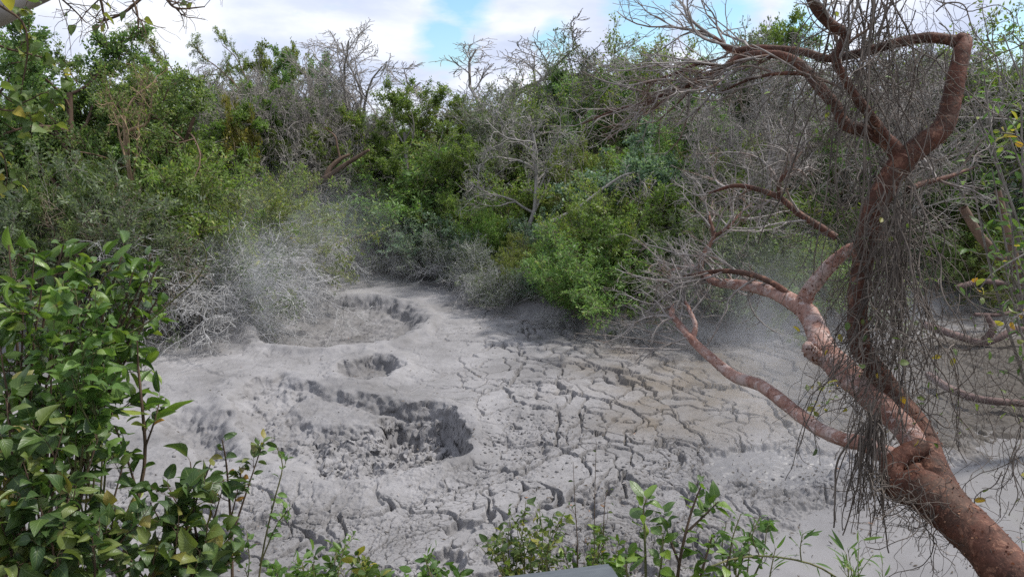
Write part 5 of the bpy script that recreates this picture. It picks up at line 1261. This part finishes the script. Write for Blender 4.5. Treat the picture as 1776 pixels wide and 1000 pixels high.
# sticks fallen along the rim
k = 9000
x, y = sr.uniform(-9, 13, k), sr.uniform(13, 28, k); s = sdf(RIM, x, y)
kk = (s > -1.5) & (s < .6) & (sr.uniform(0, 1, k) < (.25 + .75 * sst(2, 4, x)) * sst(-1.5, -.2, s)); x, y = x[kk], y[kk]
P = on_mud(x, y); k = len(P); a = sr.uniform(0, 6.28, k)
D = unit(np.stack([np.cos(a), np.sin(a), np.abs(sr.normal(0, .22, k))], 1)); ln = sr.uniform(.15, .7, k)[:, None]
bend = sr.normal(size=(k, 3)) * .06 * ln
St = np.stack([P, P + D * ln * .5 + bend, P + D * ln], 1) + np.array([0, 0, .01])
g = Geo(); g.tubes(St, np.repeat(sr.uniform(.004, .010, k)[:, None], 3, 1) * np.array([1, .8, .5]), 4)
o = obj('fallen_twigs', g.mesh('fallen_twigs', M['twig_dry'])); tag(o, 'dry grey sticks littering the edge of the mud', 'twigs', None, 'stuff')

# fine ground plants in the shade of the wood
k = 90000
ang_ = sr.uniform(R(-46), R(46), k); rad_ = 15.5 + 20 * sr.uniform(0, 1, k) ** .8
x, y = rad_ * np.sin(ang_), rad_ * np.cos(ang_)
s = sdf(RIM, x, y); kk = (s > .35) & (y < 28.5); x, y, s = x[kk], y[kk], s[kk]
hmax = .9 * (.5 + .6 * fbm(x * .35, y * .35, 541, 3)).clip(.15, 1.4)
P = np.stack([x, y, terrain(x, y)[0] + hmax * sr.uniform(0, 1, len(x)) ** .7], 1); k = len(P)
D = sr.normal(size=(k, 3)) + np.array([0, 0, .2]); N = sr.normal(size=(k, 3)) * .7 + np.array([0, 0, 1]); sz = sr.uniform(.07, .15, k)
g = Geo(); g.quadleaves(P, D, N, sz, sz * .45, np.clip(sr.uniform(0, 1, k) * .6 + .4 * (.5 + .5 * fbm(x * .5, y * .5, 551, 2)), 0, 1))
o = obj('undergrowth', g.mesh('undergrowth', M['leaf_mid'])); tag(o, 'low leafy undergrowth covering the ground of the wood', 'undergrowth', None, 'stuff')

# steam from the vents
def steam(name, lab, c, rad, dens, seed, scale=1.1, stretch=(1, 1, .55), col=(.93, .95, 1.0)):
    m, t = nt(name); L = t.links.new
    out = nd(t, 'ShaderNodeOutputMaterial'); pv = nd(t, 'ShaderNodeVolumePrincipled')
    pv.inputs['Color'].default_value = (*col, 1); pv.inputs['Anisotropy'].default_value = .3
    tc = nd(t, 'ShaderNodeTexCoord')
    ln = nd(t, 'ShaderNodeVectorMath', operation='LENGTH'); L(tc.outputs['Object'], ln.inputs[0])
    fall = math_(t, 'POWER', math_(t, 'SUBTRACT', 1.0, ln.outputs['Value'], clamp=True), 1.3)
    mp = nd(t, 'ShaderNodeMapping', i_Scale=tuple(scale * r * s for r, s in zip(rad, stretch)), i_Location=(seed, seed * 2.3, seed * .7)); L(tc.outputs['Object'], mp.inputs[0])
    nz = nd(t, 'ShaderNodeTexNoise', i_Scale=1.0, i_Detail=4.0, i_Roughness=.6, i_Distortion=.6); L(mp.outputs[0], nz.inputs['Vector'])
    dn = math_(t, 'MULTIPLY', math_(t, 'MULTIPLY', fall, ramp_out(t, nz.outputs[0], [(.34, (0, 0, 0)), (.70, (1, 1, 1))])), dens)
    L(dn, pv.inputs['Density']); L(pv.outputs[0], out.inputs['Volume'])
    bm = bmesh.new(); bmesh.ops.create_icosphere(bm, subdivisions=3, radius=1.0)
    me = bpy.data.meshes.new(name); bm.to_mesh(me); bm.free(); me.materials.append(m)
    o = obj(name, me, None, c); o.scale = rad
    tag(o, lab, 'steam', None, 'stuff')
c = at(455, 560, 18.2); steam('steam', 'white steam curling up from the foot of the mud-coated shrubs', (c[0], c[1], .9), (2.0, 1.8, 2.2), .75, 3)
c = at(520, 470, 21.5); steam('steam', 'fainter steam drifting before the hanging fringe of twigs', (c[0], c[1], 1.7), (3.8, 2.4, 2.7), .30, 5)
c = at(1390, 560, 10.5); steam('steam', 'thin steam rising behind the pale lower limb', (c[0], c[1], 1.5), (2.8, 2.5, 2.5), .26, 8)
